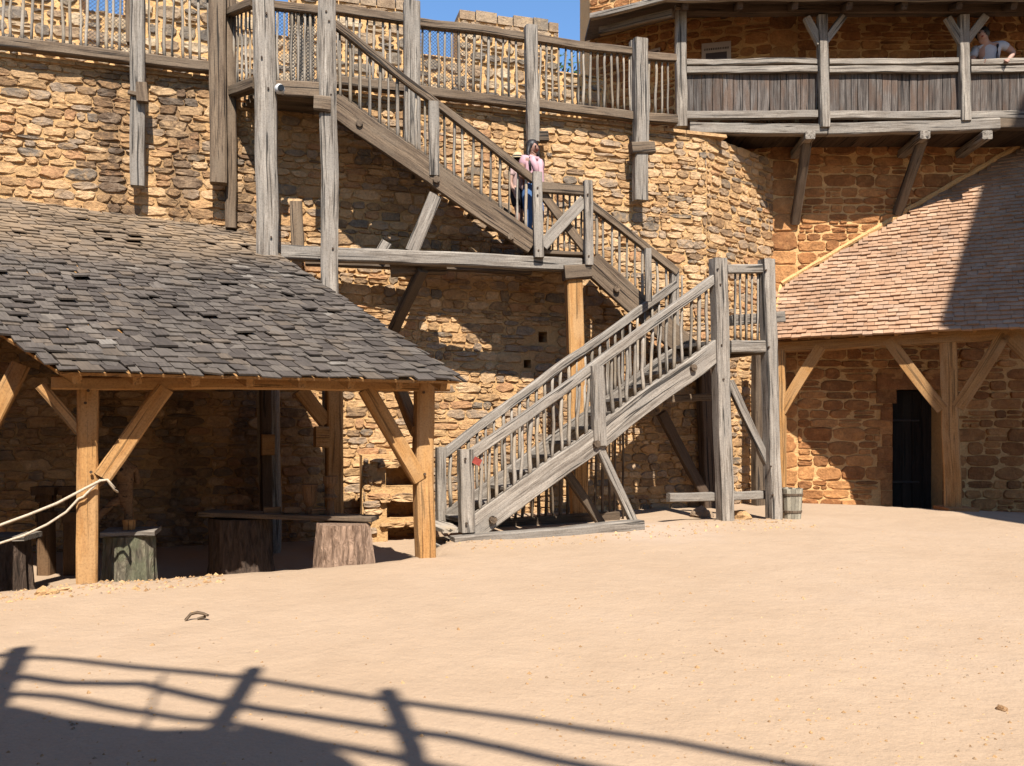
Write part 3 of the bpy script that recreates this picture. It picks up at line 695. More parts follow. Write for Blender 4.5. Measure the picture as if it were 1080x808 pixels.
# ================================================================== gallery on the tower
ga = thing('timber_gallery', 'roofed timber gallery with boarded parapet hung on the tower', 'gallery', (5.5, 14.2, WZ))
G = GAL
post(ga, 'post', M_GREY, G, (717, 4), (719, 134), 11, .16, .02, tint=1.0, wob=.014)
post(ga, 'post', M_GREY, G, (867, 17), (869, 135), 10, .14, .05, tint=.9, wob=.01)
post(ga, 'post', M_GREY, G, (1016, 17), (1018, 128), 10, .14, .05, tint=.9, wob=.01)
for x in (867, 1016):
    pb(ga, 'brace', M_GREY, G, (x - 2, 46), (x - 17, 19), 8, .08, .06, tint=1.0, seg=3)
    pb(ga, 'brace', M_GREY, G, (x + 3, 44), (x + 23, 17), 8, .08, .06, tint=1.0, seg=3)
pb(ga, 'post', M_GREYD, G, (712, 8), (722, 10), 9, .3, .02, seg=2, tint=.9)
for (x0, x1) in ((724, 862), (874, 1012), (1023, 1150)):
    pb(ga, 'handrail', M_GREY, G, (x0, 66), (x1, 65), 6, .1, .0, tint=1.0, wob=.012)
    pb(ga, 'handrail', M_GREY, G, (x0, 74), (x1, 73), 7, .09, .01, tint=.8, wob=.016)
    pb(ga, 'bottom_rail', M_GREY, G, (x0, 122), (x1, 121), 8, .1, .01, tint=.8, wob=.012)
    m = MB(); x = x0
    while x < x1:
        w = U(6, 13); w = min(w, x1 - x)
        p, q = G.pt(x + w / 2, 121, -.04 + U(-.008, .008)), G.pt(x + w / 2, 77, -.04)
        m.beam(p, q, (w - .6) * p.y / F, .03, up=n3(G), wob=.002, rough=.002, tint=R.random() ** 1.3); x += w
    m.build('board_panel', M_BOARD, ga)
pb(ga, 'floor_beam', M_GREY, G, (727, 135), (871, 138), 11, .16, .0, tint=.8, wob=.014)
pb(ga, 'floor_beam', M_GREY, G, (872, 137), (1052, 132), 12, .16, .0, tint=.8, wob=.014)
pb(ga, 'floor_beam', M_GREYD, G, (1052, 131), (1150, 132), 11, .16, -.03, tint=.6)
for x in (855, 976, 1042):
    p = G.pt(x, 142, .12); beam(ga, 'joist', M_GREY, p, (p.x + .1, 15.4, p.z), .17, .15, tint=.8)
for (a, b) in (((851, 148), (838, 236)), ((973, 148), (946, 226))):
    A = G.pt(*a, -.12); B = TW.pt(*b, .02); beam(ga, 'brace', M_GREYD, A, B, .16, .14, tint=.6)
m = MB(); zf = CZ + 5.27
for i in range(46):
    xx = 3.05 + i * .19; yb = 15.35 if xx > 4.9 else 15.8; m.beam((xx, 14.46, zf), (xx, yb, zf), .194, .05, seg=2, rough=.001)
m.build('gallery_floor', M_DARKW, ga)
# roof
E0, E1, E2 = Vector((1.42, 14.6, CZ + 7.33)), Vector((2.72, 13.92, CZ + 7.31)), Vector((11.5, 13.9, CZ + 7.3))
m = MB()
bk = [Vector((1.5, 16.65, CZ + 7.9)), Vector((3.2, 15.72, CZ + 7.9)), Vector((11.5, 15.4, CZ + 7.9))]
for (p, q, r_, t) in ((E0, E1, bk[1], bk[0]), (E1, E2, bk[2], bk[1])):
    u = Vector((0, 0, .06)); m.hexa([p, q, r_, t], [p + u, q + u, r_ + u, t + u], .5)
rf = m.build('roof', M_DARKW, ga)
m = MB(); m.beam(E1 + Vector((-.05, -.03, .03)), E2 + Vector((0, -.03, .03)), .09, .10, wob=.012, tint=.8); m.build('fascia', M_GREY, rf)
m = MB(); m.beam(E0 + Vector((0, -.03, .03)), E1 + Vector((-.02, -.03, .03)), .09, .10, wob=.012, tint=.9); m.build('fascia', M_GREY, rf)
m = MB(); m.beam(E0 + Vector((.2, .22, -.12)), E1 + Vector((.1, .22, -.12)), .12, .14, tint=.8); m.build('wall_plate', M_GREYD, rf)
beam(ga, 'wall_plate', M_DARKW, G.pt(712, 10, .0), G.pt(1150, 10, .0), .17, .2, tint=.9)
for i in range(9):
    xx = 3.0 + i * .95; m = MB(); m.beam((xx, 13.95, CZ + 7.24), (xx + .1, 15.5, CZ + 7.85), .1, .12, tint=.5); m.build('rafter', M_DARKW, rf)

def sign(name, pl, x0, x1, y0, y1, label, dark=True):
    a = pl.pt(x0, y1, .06); b = pl.pt(x1, y0, .06); s0, s1 = pl.s_of(x0, .06), pl.s_of(x1, .06)
    m = MB(); core(m, pl, s0, s1, a.z, b.z, .03, .06)
    o = m.build(name, M_PAPER, None, origin=pl.P((s0 + s1) / 2, a.z, .05)); tag(o, label, 'sign')
    H = b.z - a.z; W = s1 - s0; m = MB(); c = s0 + W * .08
    if dark:
        while c < s0 + W * .9:                       # a line of small letters, too small to read
            l = U(.015, .03); core(m, pl, c, c + l, b.z - H * .33, b.z - H * .24, .0605, .063); c += l + .012
        core(m, pl, s0 + W * .14, s0 + W * .86, a.z + .01, b.z - H * .45, .0605, .063)
    else:
        core(m, pl, s0 + W * .1, s0 + W * .9, a.z + H * .2, b.z - H * .5, .0605, .063)
    m.build('print', M_INK, o)
PB = VP(Vector(((712 - CX) / F * 15.7, 15.7)), Vector((4.95, 15.3)))
sign('information_sign', PB, 740, 771, 43, 70, 'pale information board with dark picture on the shaded tower wall beside the slim gallery post')
sign('notice_sign', VP(Vector(((622 - CX) / F * 16.6, 16.6)), Vector(((712 - CX) / F * 15.7, 15.7))), 684, 696, 50, 58, 'small pale notice behind the tallest railing post of the wall walk', False)
# ================================================================== shingled shed on the left
sh = thing('open_shed', 'low open timber shed under a grey split-shingle roof', 'shed', SF.P(1.9, .05, -1.5).to_tuple())
EZ, SM, OV = CZ + .43, .53, .58
def roof_hit(pl, ez, m, ov, px, py):
    t = (px - CX) / F; k = (HY - py) / F; a = -(pl.n.x * t + pl.n.y); c = pl.p.dot(pl.n)
    Y = (ez + m * (c + ov) - CZ) / (k - m * a); return Vector((t * Y, Y, CZ + k * Y))
rh = lambda x, y: roof_hit(SF, EZ, SM, OV, x, y)
E, Rt = rh(491, 403), rh(250, 240); g = (Rt - E).normalized()
Lp, Lt = rh(70, 397), rh(0, 352); gl = (Lt - Lp).normalized()
e3 = Vector((SF.e.x, SF.e.y, 0)); bk3 = Vector((-SF.n.x, -SF.n.y, SM)).normalized(); nr = e3.cross(bk3).normalized()
if nr.z < 0: nr = -nr
def row_ends(w):
    r = E + g * w; k = (r.z - Lp.z) / gl.z; l = Lp + gl * k; return l, r
m = MB(); EX = .128; w = -.02; row = 0
while w < 6.2:
    l, r = row_ends(w); n_ = (r - l).length; d = (r - l).normalized(); u = U(-.1, 0); any_ = False
    while u < n_ - .02:
        wd = U(.10, .21); c0 = l + d * u
        if u + wd > n_: wd = n_ - u
        u += wd
        if WALL.back(c0 + g * .1) > .05: continue
        if (c0.x / max(c0.y, .1)) < -.95: continue
        any_ = True; j = U(-.035, .035); lift = U(.017, .036) + (U(.01, .035) if R.random() < .05 else 0); tw_ = U(-.012, .012); ln = EX * U(1.8, 2.2); th = U(.011, .022); gp = U(.001, .011)
        sk = U(-.03, .03)
        b = [c0 + d * gp + g * j + nr * lift, c0 + d * (wd - gp) + g * (j + U(-.02, .02)) + nr * (lift + tw_), c0 + d * (wd - gp + sk) + g * ln + nr * .004, c0 + d * (gp + sk) + g * ln + nr * .004]
        tp = [p + nr * th for p in b]; o = [U(0, 40) for _ in range(3)]
        gr = [(y + o[0], x + o[1], o[2]) for (x, y) in ((0, 0), (wd, 0), (wd, ln), (0, ln))] * 2
        st_ = smooth(2.9, 4.3, w + .9 * noise.noise((c0.x * .5, c0.y * .5, 1))) * U(.55, 1.0)
        m.hexa(b, tp, R.random() * (.8 if R.random() < .93 else 1.25), st_, gr)
    w += EX; row += 1
    if not any_: break
rows = row
dk = MB()
def edge_wall(P, d):                                    # follow a roof edge up to the wall
    k = 0
    while WALL.back(P + d * k) < 0 and k < 8: k += .05
    return P + d * k
l0, r0 = row_ends(0); l1, r1 = edge_wall(l0, gl), edge_wall(r0, g)
q = [p - nr * .035 + Vector((0, 0, 0)) for p in (l0 + g * .03, r0 + g * .03 - d * .05, r1 - d * .05, l1)]
dk.hexa(q, [p + nr * .03 for p in q], .4)
rf = dk.build('roof', M_NEW, sh); m.build('shingles', M_SHING, rf)
for i in range(8):                                      # rafters from the front plate up to the wall
    t = (i + .3) / 7.6; P = l0.lerp(r0, t) + g * .12; Q = edge_wall(P, gl.lerp(g, t).normalized())
    mm = MB(); mm.beam(P - nr * .10, Q - nr * .10, .09, .11, up=nr, tint=R.random()); mm.build('rafter', M_NEW, rf)
def sp(x0, y0, x1, y1, w, off=0.0, nm='brace', mat=M_NEW, dep=.15, **kw): return pb(sh, nm, mat, SF, (x0, y0), (x1, y1), w, dep, off, **kw)
post(sh, 'post', M_NEW, SF, (93, 400), (92.5, 600), 20, .16, 0, foot=True, tint=.8, wob=.01, bev=.12)
post(sh, 'post', M_NEW, SF, (447.5, 404), (448, 580), 19, .2, 0, foot=True, tint=.9, wob=.012, bev=.12)
pb(sh, 'wall_plate', M_NEW, SF, (55, 403.5), (472, 406.5), 13, .18, 0, tint=.7, wob=.008)
sp(108, 503, 174, 409, 18, .02, tint=.8); sp(442, 506, 386, 410, 16, .02, tint=.7)
A, B = SF.pt(84, 455, .0), SF.pt(84, 455, 0) + e3 * -.32 + Vector((0, 0, .42))
beam(sh, 'brace', M_NEW, A, B, .09, .11, up=n3(SF), tint=.7)
for (x, y) in ((440, 455),):
    A = SF.pt(x, y, -.05); B = A + Vector((-SF.n.x, -SF.n.y, 0)) * .9 + Vector((0, 0, .62)); beam(sh, 'brace', M_NEW, A, B, .13, .13, tint=.4)
RO = -2.25
post(sh, 'post', M_NEW, SF, (352, 405), (352, 520), 17, .2, RO, foot=True, tint=.5)
sp(344, 446, 316, 411, 15, RO, tint=.4); pb(sh, 'post_block', M_NEW, SF, (332, 461), (346, 461), 22, .2, RO + .03, seg=2, tint=.5)
pb(sh, 'wall_plate', M_NEW, SF, (120, 398), (410, 402), 12, .18, RO, tint=.4)
post(sh, 'post', M_DARKW, SF, (280, 405), (282, 520), 11, .16, RO - .5, foot=True, tint=.5); pb(sh, 'post_block', M_NEW, SF, (276, 469), (289, 469), 22, .14, RO - .35, seg=2, tint=.2)
post(sh, 'post', M_NEW, SF, (-30, 398), (-30, 600), 22, .19, -.1, foot=True, tint=.8)
sp(-22, 470, 22, 384, 17, -.6, tint=.8)

# unseen boarded screen at the left, added to cut fill light in the shed
A = SF.pt(-46, 600, -.15); A.z = gz(A.x, A.y) - .1; gd = Vector((gl.x, gl.y, 0)).normalized(); m = MB()
for i in range(17):
    q = A + gd * (i * .235); hgt = CZ + .28 + SM * .8 * (i * .235); m.beam((q.x, q.y, A.z), (q.x, q.y, hgt), .23, .04, up=(-gd.y, gd.x, 0), seg=3)
m.build('shade_screen', M_GREYD, sh)
trenail(sh, M_DARKW, SF, .11, (93, 412), (90, 425), (96, 498), (447, 414), (448, 500))
# stone plinth with three niches behind the shed
PL = VP(WALL.P(0, 0, .42).to_2d(), WALL.P(4, 0, .42).to_2d())
pn = thing('stone_plinth', 'low lit masonry block with three dark niches by the shed corner post', 'masonry block', PL.pt(415, 575).to_tuple())
st, mo = MB(), MB()
hs = [px_hole(PL, 407, 437, 491, 513, .4), px_hole(PL, 408, 444, 526, 547, .4), px_hole(PL, 409, 442, 554, 572, .4)]
a0, a1 = PL.s_of(382), PL.s_of(449); zt = PL.pt(415, 480).z
masonry(st, mo, PL, a0, a1, -.3, zt, hr=(.09, .17), wr=(.16, .36), gap=.03, relief=.035, holes=hs, tintf=tint_c, step=.06)
LP_ = VP(PL.P(a0, 0, 0).to_2d(), PL.P(a0, 0, -.65).to_2d())
for h in hs: masonry(st, mo, PL, h[0] - .12, h[1] + .1, h[3] - .01, h[3] + .085, hr=(.08, .095), wr=(.22, .4), gap=.008, relief=.06, jit=.12, expo=5, split=0, tintf=lambda P: R.random() * .4, backing=False)
core(mo, PL, a0, a0 + .26, -.4, zt - .01, -.42, -.02)
core(mo, PL, a0, a1, zt - .02, zt, -.42, -.01); core(mo, PL, a1 - .05, a1, -.4, zt, -.42, -.01)
mo.merge(st, 1).build('masonry', [MO_CURT, S_CURT], pn)

# ================================================================== tiled shed on the right
ts = thing('tiled_shed', 'tall lean-to shed with clay tile roof against the tower', 'shed', EAVE.P(2.5, .1, -.5).to_tuple())
TZ, TM = CZ + 1.5, 1.26
eE = Vector((EAVE.e.x, EAVE.e.y, 0)); eB = Vector((-EAVE.n.x, -EAVE.n.y, TM)).normalized(); eN = eE.cross(eB).normalized()
if eN.z < 0: eN = -eN
C0 = EAVE.P(-.08, TZ)
m = MB(); q = -.02; EX2 = .098; row = 0
def tw_back(P): return P.y - 15.3
while q < 7.5:
    u = (-.09 if row % 2 else 0.0) + U(-.01, .01); hit = False
    dip = .0
    while u < 6.6:
        P = C0 + eE * u + eB * q
        wd = .165 + U(-.006, .006)
        if tw_back(P + eB * .05) < -.01:
            hit = True; lift = U(.040, .062); j = U(-.010, .010); P = P + eN * (.02 * noise.noise((u * .7, q * .7, 2))) + eB * (.014 * noise.noise((u * .9, q * .3, 6)))
            ln = .2; gp = U(.001, .004); t1 = U(-.006, .006)
            b = [P + eE * gp + eB * j + eN * lift, P + eE * (wd - gp) + eB * (j + U(-.006, .006)) + eN * (lift + t1), P + eE * (wd - gp) + eB * ln + eN * .004, P + eE * gp + eB * ln + eN * .004]
            m.hexa(b, [v + eN * U(.034, .046) for v in b], R.random())
        u += wd
    q += EX2; row += 1
    if not hit: break
def up_tw(P):
    k = (15.32 - P.y) / eB.y; return P + eB * k
dk = MB(); pts = [C0 + eB * .06, C0 + eE * 6.6 + eB * .06]; pts = [pts[0], pts[1], up_tw(pts[1]), up_tw(pts[0])]
pts = [p - eN * .04 for p in pts]; dk.hexa(pts, [p + eN * .035 for p in pts], .4)
rf = dk.build('roof', M_NEW, ts); m.build('roof_tiles', M_TILE, rf)
m = MB(); A, B = up_tw(C0), up_tw(C0 + eE * 6.6); k = 40; path = [A.lerp(B, i / k) + Vector((0, -.04, .05 + U(-.008, .008))) for i in range(k + 1)]
m.tube(path, .05, 6, jit=.15); m.tube([C0 + eN * .03, C0 + eB * .5 + eN * .04, up_tw(C0) + eN * .04], .035, 6, jit=.1); m.build('mortar_fillet', MO_TOW, rf)
for i in range(12):
    P = C0 + eE * (.35 + i * .56) + eB * .13 - eN * .10; mm = MB(); mm.beam(P, up_tw(P), .10, .11, up=eN, tint=R.random()); mm.build('rafter', M_NEW, rf)
EP = VP(EAVE.P(0, 0, -.32).to_2d(), EAVE.P(4, 0, -.32).to_2d())
def tp(nm, a, b, w, dep=.16, off=0.0, **kw): return pb(ts, nm, M_NEW, EP, a, b, w, dep, off, **kw)
tp('wall_plate', (812, 367), (1200, 344), 13, .2, -.02, tint=.5, wob=.008)
post(ts, 'post', M_NEW, EP, (1000, 360), (1005, 538), 16.5, .15, 0, tint=.7, wob=.012)
post(ts, 'post', M_NEW, EP, (822, 370), (823, 538), 12, .2, 0, foot=True, tint=.9)
post(ts, 'post', M_NEW, EP, (1150, 355), (1155, 540), 23, .24, 0, tint=.6)
def curved(x0, y0, x1, y1, bow, w, off=0.02):
    m = MB(); P = [EP.pt(x0, y0, off), EP.pt(x1, y1, off)]; c = (P[0] + P[1]) / 2 + Vector((0, 0, bow)); prev = None
    pts = []
    for i in range(9):
        t = i / 8; pts.append(P[0] * (1 - t) ** 2 + c * 2 * t * (1 - t) + P[1] * t * t)
    vs, fs, gr = [], [], []; nn = Vector(n3(EP)); L = 0; o = U(0, 30)
    for i, p in enumerate(pts):
        dd = (pts[min(i + 1, 8)] - pts[max(i - 1, 0)]).normalized(); sd = dd.cross(nn); hw = w * p.y / F / 2
        if i: L += (p - pts[i - 1]).length
        for (a, b) in ((-1, -1), (1, -1), (1, 1), (-1, 1)):
            vs.append(p + sd * (hw * a) + nn * (.065 * b)); gr.append((L + o, hw * a + o, .065 * b + o))
    for i in range(8):
        for k in range(4): fs.append((i * 4 + k, i * 4 + (k + 1) % 4, i * 4 + 4 + (k + 1) % 4, i * 4 + 4 + k))
    fs += [(3, 2, 1, 0), (32, 33, 34, 35)]; m.add(vs, fs, gr, R.random()); m.build('brace', M_NEW, ts)
curved(994, 432, 937, 358, -.06, 12); curved(1010, 430, 1059, 352, -.06, 13); curved(824, 434, 866, 366, .05, 11); curved(1146, 440, 1062, 352, .06, 15)
m = MB(); p = EP.pt(1008, 541, 0); m.box((p.x - .25, p.y - .25, gz(p.x, p.y) - .2), (p.x + .25, p.y + .25, p.z + .10), .5); m.build('plinth', S_TOW, ts)
m = MB(); p = EP.pt(1155, 541, 0); m.box((p.x - .25, p.y - .25, gz(p.x, p.y) - .2), (p.x + .25, p.y + .25, p.z + .10), .5); m.build('plinth', S_TOW, ts)

# ================================================================== stumps and what stands on them
def stump(px, py, Y, r0, r1, h, mat, label, grp='stumps used as work tables in the shed'):
    X = (px - CX) / F * Y; b = Vector((X, Y, gz(X, Y) - .05)); m = MB()
    m.lathe(b, [(r0 * 1.22, 0), (r0 * 1.10, .1), (r0 * 1.02, .22), ((r0 + r1) / 2, h * .6), (r1, h * .93), (r1 * .97, h + .05)], 34, .02, .5, .20)
    o = m.build('tree_stump', mat, None); tag(o, label, 'tree stump', grp); return Vector((X, Y, b.z + h + .05))
sA_ = stump(137, 0, 8.35, .265, .25, .66, M_BARKM, 'mossy tree stump with small pale plank top beside the left shed post')
sB_ = stump(362, 0, 9.05, .34, .29, .68, M_BARK, 'broad pale tree stump lit at its foot near the right shed post')
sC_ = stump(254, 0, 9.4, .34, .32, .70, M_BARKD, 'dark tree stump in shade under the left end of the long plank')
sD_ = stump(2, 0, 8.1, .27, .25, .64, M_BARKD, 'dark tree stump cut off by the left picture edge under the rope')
def plank(P0, P1, w, th, mat, label, parent=None, tint=.6):
    m = MB(); m.beam(P0, P1, w, th, tint=tint, seg=4, wob=.004); o = m.build('plank', mat, None); tag(o, label, 'plank', 'planks lying on the stumps')
up = Vector((0, 0, .03))
plank(sA_ + Vector((-.22, -.08, .03)), sA_ + Vector((.27, .05, .03)), .42, .05, M_GREY, 'short thick grey plank on the mossy stump')
plank(sC_ + Vector((-.4, -.05, .06)), sB_ + Vector((.34, .12, .04)), .34, .05, M_GREYD, 'long dark plank bridging two stumps in the shed')
plank(sD_ + Vector((-.3, -.05, .03)), sD_ + Vector((.3, .03, .03)), .4, .05, M_GREY, 'grey plank on the stump at the left picture edge')
def carved(base, prof, mat, label, nm='wooden_goblet', cat='carving', grp='carved wood pieces on the planks'):
    m = MB(); m.lathe(base, prof, 14, .02, .5, 0); o = m.build(nm, mat, None, smooth=False); tag(o, label, cat, grp)
pz = lambda t: (sC_ + Vector((-.4, -.05, .06))).lerp(sB_ + Vector((.34, .12, .04)), t) + Vector((0, 0, .026))
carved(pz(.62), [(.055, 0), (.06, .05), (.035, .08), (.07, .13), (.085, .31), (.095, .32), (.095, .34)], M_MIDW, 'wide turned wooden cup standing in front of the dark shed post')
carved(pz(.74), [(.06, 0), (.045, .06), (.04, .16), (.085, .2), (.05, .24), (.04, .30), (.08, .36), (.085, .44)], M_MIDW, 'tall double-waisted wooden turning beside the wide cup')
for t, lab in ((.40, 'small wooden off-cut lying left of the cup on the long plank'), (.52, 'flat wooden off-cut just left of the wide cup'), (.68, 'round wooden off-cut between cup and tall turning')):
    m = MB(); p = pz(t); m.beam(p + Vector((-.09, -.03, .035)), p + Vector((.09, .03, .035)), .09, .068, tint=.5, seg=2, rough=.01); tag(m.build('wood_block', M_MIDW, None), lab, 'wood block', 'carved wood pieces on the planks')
p = sA_ + Vector((.02, -.06, .057)); m = MB(); m.beam(p, p + Vector((0, 0, .10)), .1, .1, tint=.9, seg=2, rough=.008); tag(m.build('wood_block', M_NEW, None), 'bright square wooden block on the mossy stump plank', 'wood block', 'carved wood pieces on the planks')
def totem(px, py0, py1, Y, label):
    X = (px - CX) / F * Y; z0 = gz(X, Y) - .02; zt = CZ + (HY - py0) * Y / F; m = MB()
    m.beam((X, Y, z0), (X, Y, zt - .42), .16, .16, tint=.2, seg=3)
    for (a, b, w) in ((.42, .30, .20), (.30, .18, .13), (.18, .10, .18), (.10, 0, .26)): m.beam((X, Y, zt - a + .002), (X, Y, zt - b), w, w * .9, tint=.4, seg=2, rough=.008)
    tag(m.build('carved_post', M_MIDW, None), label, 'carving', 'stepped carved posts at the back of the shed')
totem(49, 513, 0, 9.6, 'stepped carved wooden post with a gap to the left shed post')
totem(77, 513, 0, 9.6, 'stepped carved wooden post half hidden by the left shed post')

# figures ------------------------------------------------------------------------------------------
def skin(name, mat, parent, J, edges, root=0, lvl=2, origin=None):
    me = bpy.data.meshes.new(name); me.from_pydata([tuple(p) for p, r in J], edges, [])
    o = bpy.data.objects.new(name, me); COL.objects.link(o)
    o.modifiers.new('skin', 'SKIN'); s = o.modifiers.new('sub', 'SUBSURF'); s.levels = lvl; s.render_levels = lvl
    sv = me.skin_vertices[0].data
    for i, (p, r) in enumerate(J): sv[i].radius = (r, r) if isinstance(r, (int, float)) else r; sv[i].use_root = (i == root)
    dg = bpy.context.evaluated_depsgraph_get(); m2 = bpy.data.meshes.new_from_object(o.evaluated_get(dg))
    bpy.data.objects.remove(o); bpy.data.meshes.remove(me)
    mb = MB(); mb.add([v.co.copy() for v in m2.vertices], [tuple(f.vertices) for f in m2.polygons]); bpy.data.meshes.remove(m2)
    return mb.build(name, mat, parent, smooth=True, origin=origin)
def figure(base, h, ang, label, pose, skinm, cloth, group=None):
    """pose: dict of joint -> (forward, side, up) in body heights; side positive = the figure's left"""
    base = Vector(base); f = Vector((math.cos(ang), math.sin(ang), 0)); l = Vector((-f.y, f.x, 0))
    W = lambda q: base + f * (q[0] * h) + l * (q[1] * h) + Vector((0, 0, q[2] * h))
    D = dict(pel=(0, 0, .53), bel=(0, 0, .60), che=(0, 0, .72), nk=(0.005, 0, .82), nk2=(.01, 0, .855), hd=(.02, 0, .91), ht=(.005, 0, .965), no=(.075, 0, .905), chin=(.045, 0, .872),
             shl=(0, .105, .795), ell=(-.01, .135, .63), wrl=(.05, .13, .49), hal=(.06, .125, .45), shr=(0, -.105, .795), elr=(-.01, -.135, .63), wrr=(.05, -.13, .49), har=(.06, -.125, .45),
             hil=(0, .055, .50), knl=(.02, .06, .28), anl=(0, .06, .05), tol=(.08, .065, .02), hir=(0, -.055, .50), knr=(.02, -.06, .28), anr=(0, -.06, .05), tor=(.08, -.065, .02))
    D.update(pose)
    rad = dict(pel=.075, bel=.068, che=.080, nk=.034, nk2=.032, hd=.058, ht=.042, no=.012, chin=.034, shl=.04, ell=.026, wrl=.018, hal=.020, shr=.04, elr=.026, wrr=.018, har=.020, hil=.058, knl=.036, anl=.024, tol=.02, hir=.058, knr=.036, anr=.024, tor=.02)
    order = list(D); ix = {k: i for i, k in enumerate(order)}
    J = [(W(D[k]), rad[k] * h) for k in order]
    E_ = [('pel', 'bel'), ('bel', 'che'), ('che', 'nk'), ('nk', 'nk2'), ('nk2', 'hd'), ('hd', 'ht'), ('hd', 'no'), ('nk2', 'chin'), ('che', 'shl'), ('shl', 'ell'), ('ell', 'wrl'), ('wrl', 'hal'), ('che', 'shr'), ('shr', 'elr'), ('elr', 'wrr'), ('wrr', 'har'),
          ('pel', 'hil'), ('hil', 'knl'), ('knl', 'anl'), ('anl', 'tol'), ('pel', 'hir'), ('hir', 'knr'), ('knr', 'anr'), ('anr', 'tor')]
    ed = [(ix[a], ix[b]) for a, b in E_]
    for sd in ('l', 'r'):                              # four fingers and a thumb
        hd_, wr_ = W(D['ha' + sd]), W(D['wr' + sd]); d = (hd_ - wr_).normalized(); a = d.cross(f).normalized()
        for k in range(4):
            J.append((hd_ + d * (.022 * h) + a * ((k - 1.5) * .011 * h), .0055 * h)); J.append((hd_ + d * ((.045 - .004 * abs(k - 1.2)) * h) + a * ((k - 1.5) * .012 * h) + f * (.008 * h), .0048 * h))
            ed += [(ix['ha' + sd], len(J) - 2), (len(J) - 2, len(J) - 1)]
        J.append((hd_ + f * (.025 * h) - d * (.005 * h), .006 * h)); ed.append((ix['ha' + sd], len(J) - 1))
    o = thing('person', label, 'person', base.to_tuple(), group)
    skin('body', skinm, o, J, ed)
    def garment(nm, mat, keys, links, grow, r_over={}):
        jj = [(W(D[k]) if isinstance(k, str) else W(k), (r_over.get(k, rad.get(k, .05) if isinstance(k, str) else .04)) * h * grow) for k in keys]; kk = {k: i for i, k in enumerate(keys)}
        return skin(nm, mat, o, jj, [(kk[a], kk[b]) for a, b in links])
    mid = lambda a, b, t: tuple(D[a][i] + (D[b][i] - D[a][i]) * t for i in range(3))
    return o, W, D, mid, garment, f, l, h
SHIRT = (['pel', 'bel', 'che', 'nk', 'shl', 'shr'], [('pel', 'bel'), ('bel', 'che'), ('che', 'nk'), ('che', 'shl'), ('che', 'shr')])
def shirt(fig, mat, sleeve=.55):
    o, W, D, mid, garment, f, l, h = fig
    a, b = mid('shl', 'ell', sleeve), mid('shr', 'elr', sleeve)
    garment('shirt', mat, SHIRT[0] + [a, b], SHIRT[1] + [('shl', a), ('shr', b)], 1.13, {'nk': .042})
def trousers(fig, mat, upto=1.0, nm='trousers'):
    o, W, D, mid, garment, f, l, h = fig
    if upto >= 1: ks = ['bel', 'pel', 'hil', 'knl', 'anl', 'hir', 'knr', 'anr']; ls_ = [('bel', 'pel'), ('pel', 'hil'), ('hil', 'knl'), ('knl', 'anl'), ('pel', 'hir'), ('hir', 'knr'), ('knr', 'anr')]; a = {}
    else:
        q, r_ = mid('hil', 'knl', upto), mid('hir', 'knr', upto); ks = ['bel', 'pel', 'hil', q, 'hir', r_]; ls_ = [('bel', 'pel'), ('pel', 'hil'), ('hil', q), ('pel', 'hir'), ('hir', r_)]; a = {q: .05, r_: .05}
    garment(nm, mat, ks, ls_, 1.15, {**a, 'anl': .032, 'anr': .032})
def face(fig, hair, long=True):
    o, W, D, mid, garment, f, l, h = fig; hd = W(D['hd']); m = MB()
    m.blob(hd + f * (-.018 * h) + Vector((0, 0, .022 * h)), .062 * h, .066 * h, .062 * h, 12, .05, rot=math.atan2(f.y, f.x))
    if long:
        for s_ in (-1, 1): m.tube([hd + l * (s_ * .045 * h) + Vector((0, 0, .03 * h)), hd + l * (s_ * .062 * h) - f * (.01 * h) + Vector((0, 0, -.05 * h)), hd + l * (s_ * .07 * h) + f * (.02 * h) + Vector((0, 0, -.16 * h)), hd + l * (s_ * .065 * h) + f * (.03 * h) + Vector((0, 0, -.22 * h))], .028 * h, 7, r1=.012 * h, jit=.15)
        m.tube([hd - f * (.04 * h), hd - f * (.065 * h) + Vector((0, 0, -.1 * h)), hd - f * (.06 * h) + Vector((0, 0, -.2 * h))], .045 * h, 8, r1=.03 * h, jit=.1)
    m.build('hair', hair, o, smooth=True)
    for s_ in (-1, 1):
        m = MB(); m.blob(hd + f * (.052 * h) + l * (s_ * .022 * h) + Vector((0, 0, .004 * h)), .008 * h, .012 * h, .006 * h, 8, 0); m.build('eye', M_BLACK, o, smooth=True)
    m = MB(); m.blob(hd + f * (.052 * h) + Vector((0, 0, -.032 * h)), .008 * h, .018 * h, .005 * h, 8, 0); m.build('mouth', M_RED, o, smooth=True)
def step_z(px, off):                                   # tread top of the first flight under a column
    t0, t1 = UF.pt(352, 102), UF.pt(580, 266); s0, s1 = UF.s_of(352), UF.s_of(580); P = UF.hit(px, off); s_ = (P - UF.p).dot(UF.e)
    t = (s_ - s0) / (s1 - s0); i = min(10, max(0, int(t * 11))); return P, t0.lerp(t1, (i + .55) / 11).z + .027
pa, za = step_z(561, -.32); dn = math.atan2(UF.e.y, UF.e.x)
W1 = figure((pa.x, pa.y, za), (CZ + (HY - 146) * pa.y / F - za) / 1.005, dn - 1.05, 'woman with long dark hair, pink scarf and blue jeans coming down the upper stair', dict(knl=(.05, .055, .29), anl=(.0, .06, .055), tol=(.085, .065, .02), ell=(-.02, .14, .63), wrr=(.10, -.10, .60), har=(.13, -.08, .61)), M_SKIN, None)
shirt(W1, M_PINK, .5); trousers(W1, M_DENIM); face(W1, M_HAIR)
o, W, D, mid, garment, f, l, h = W1
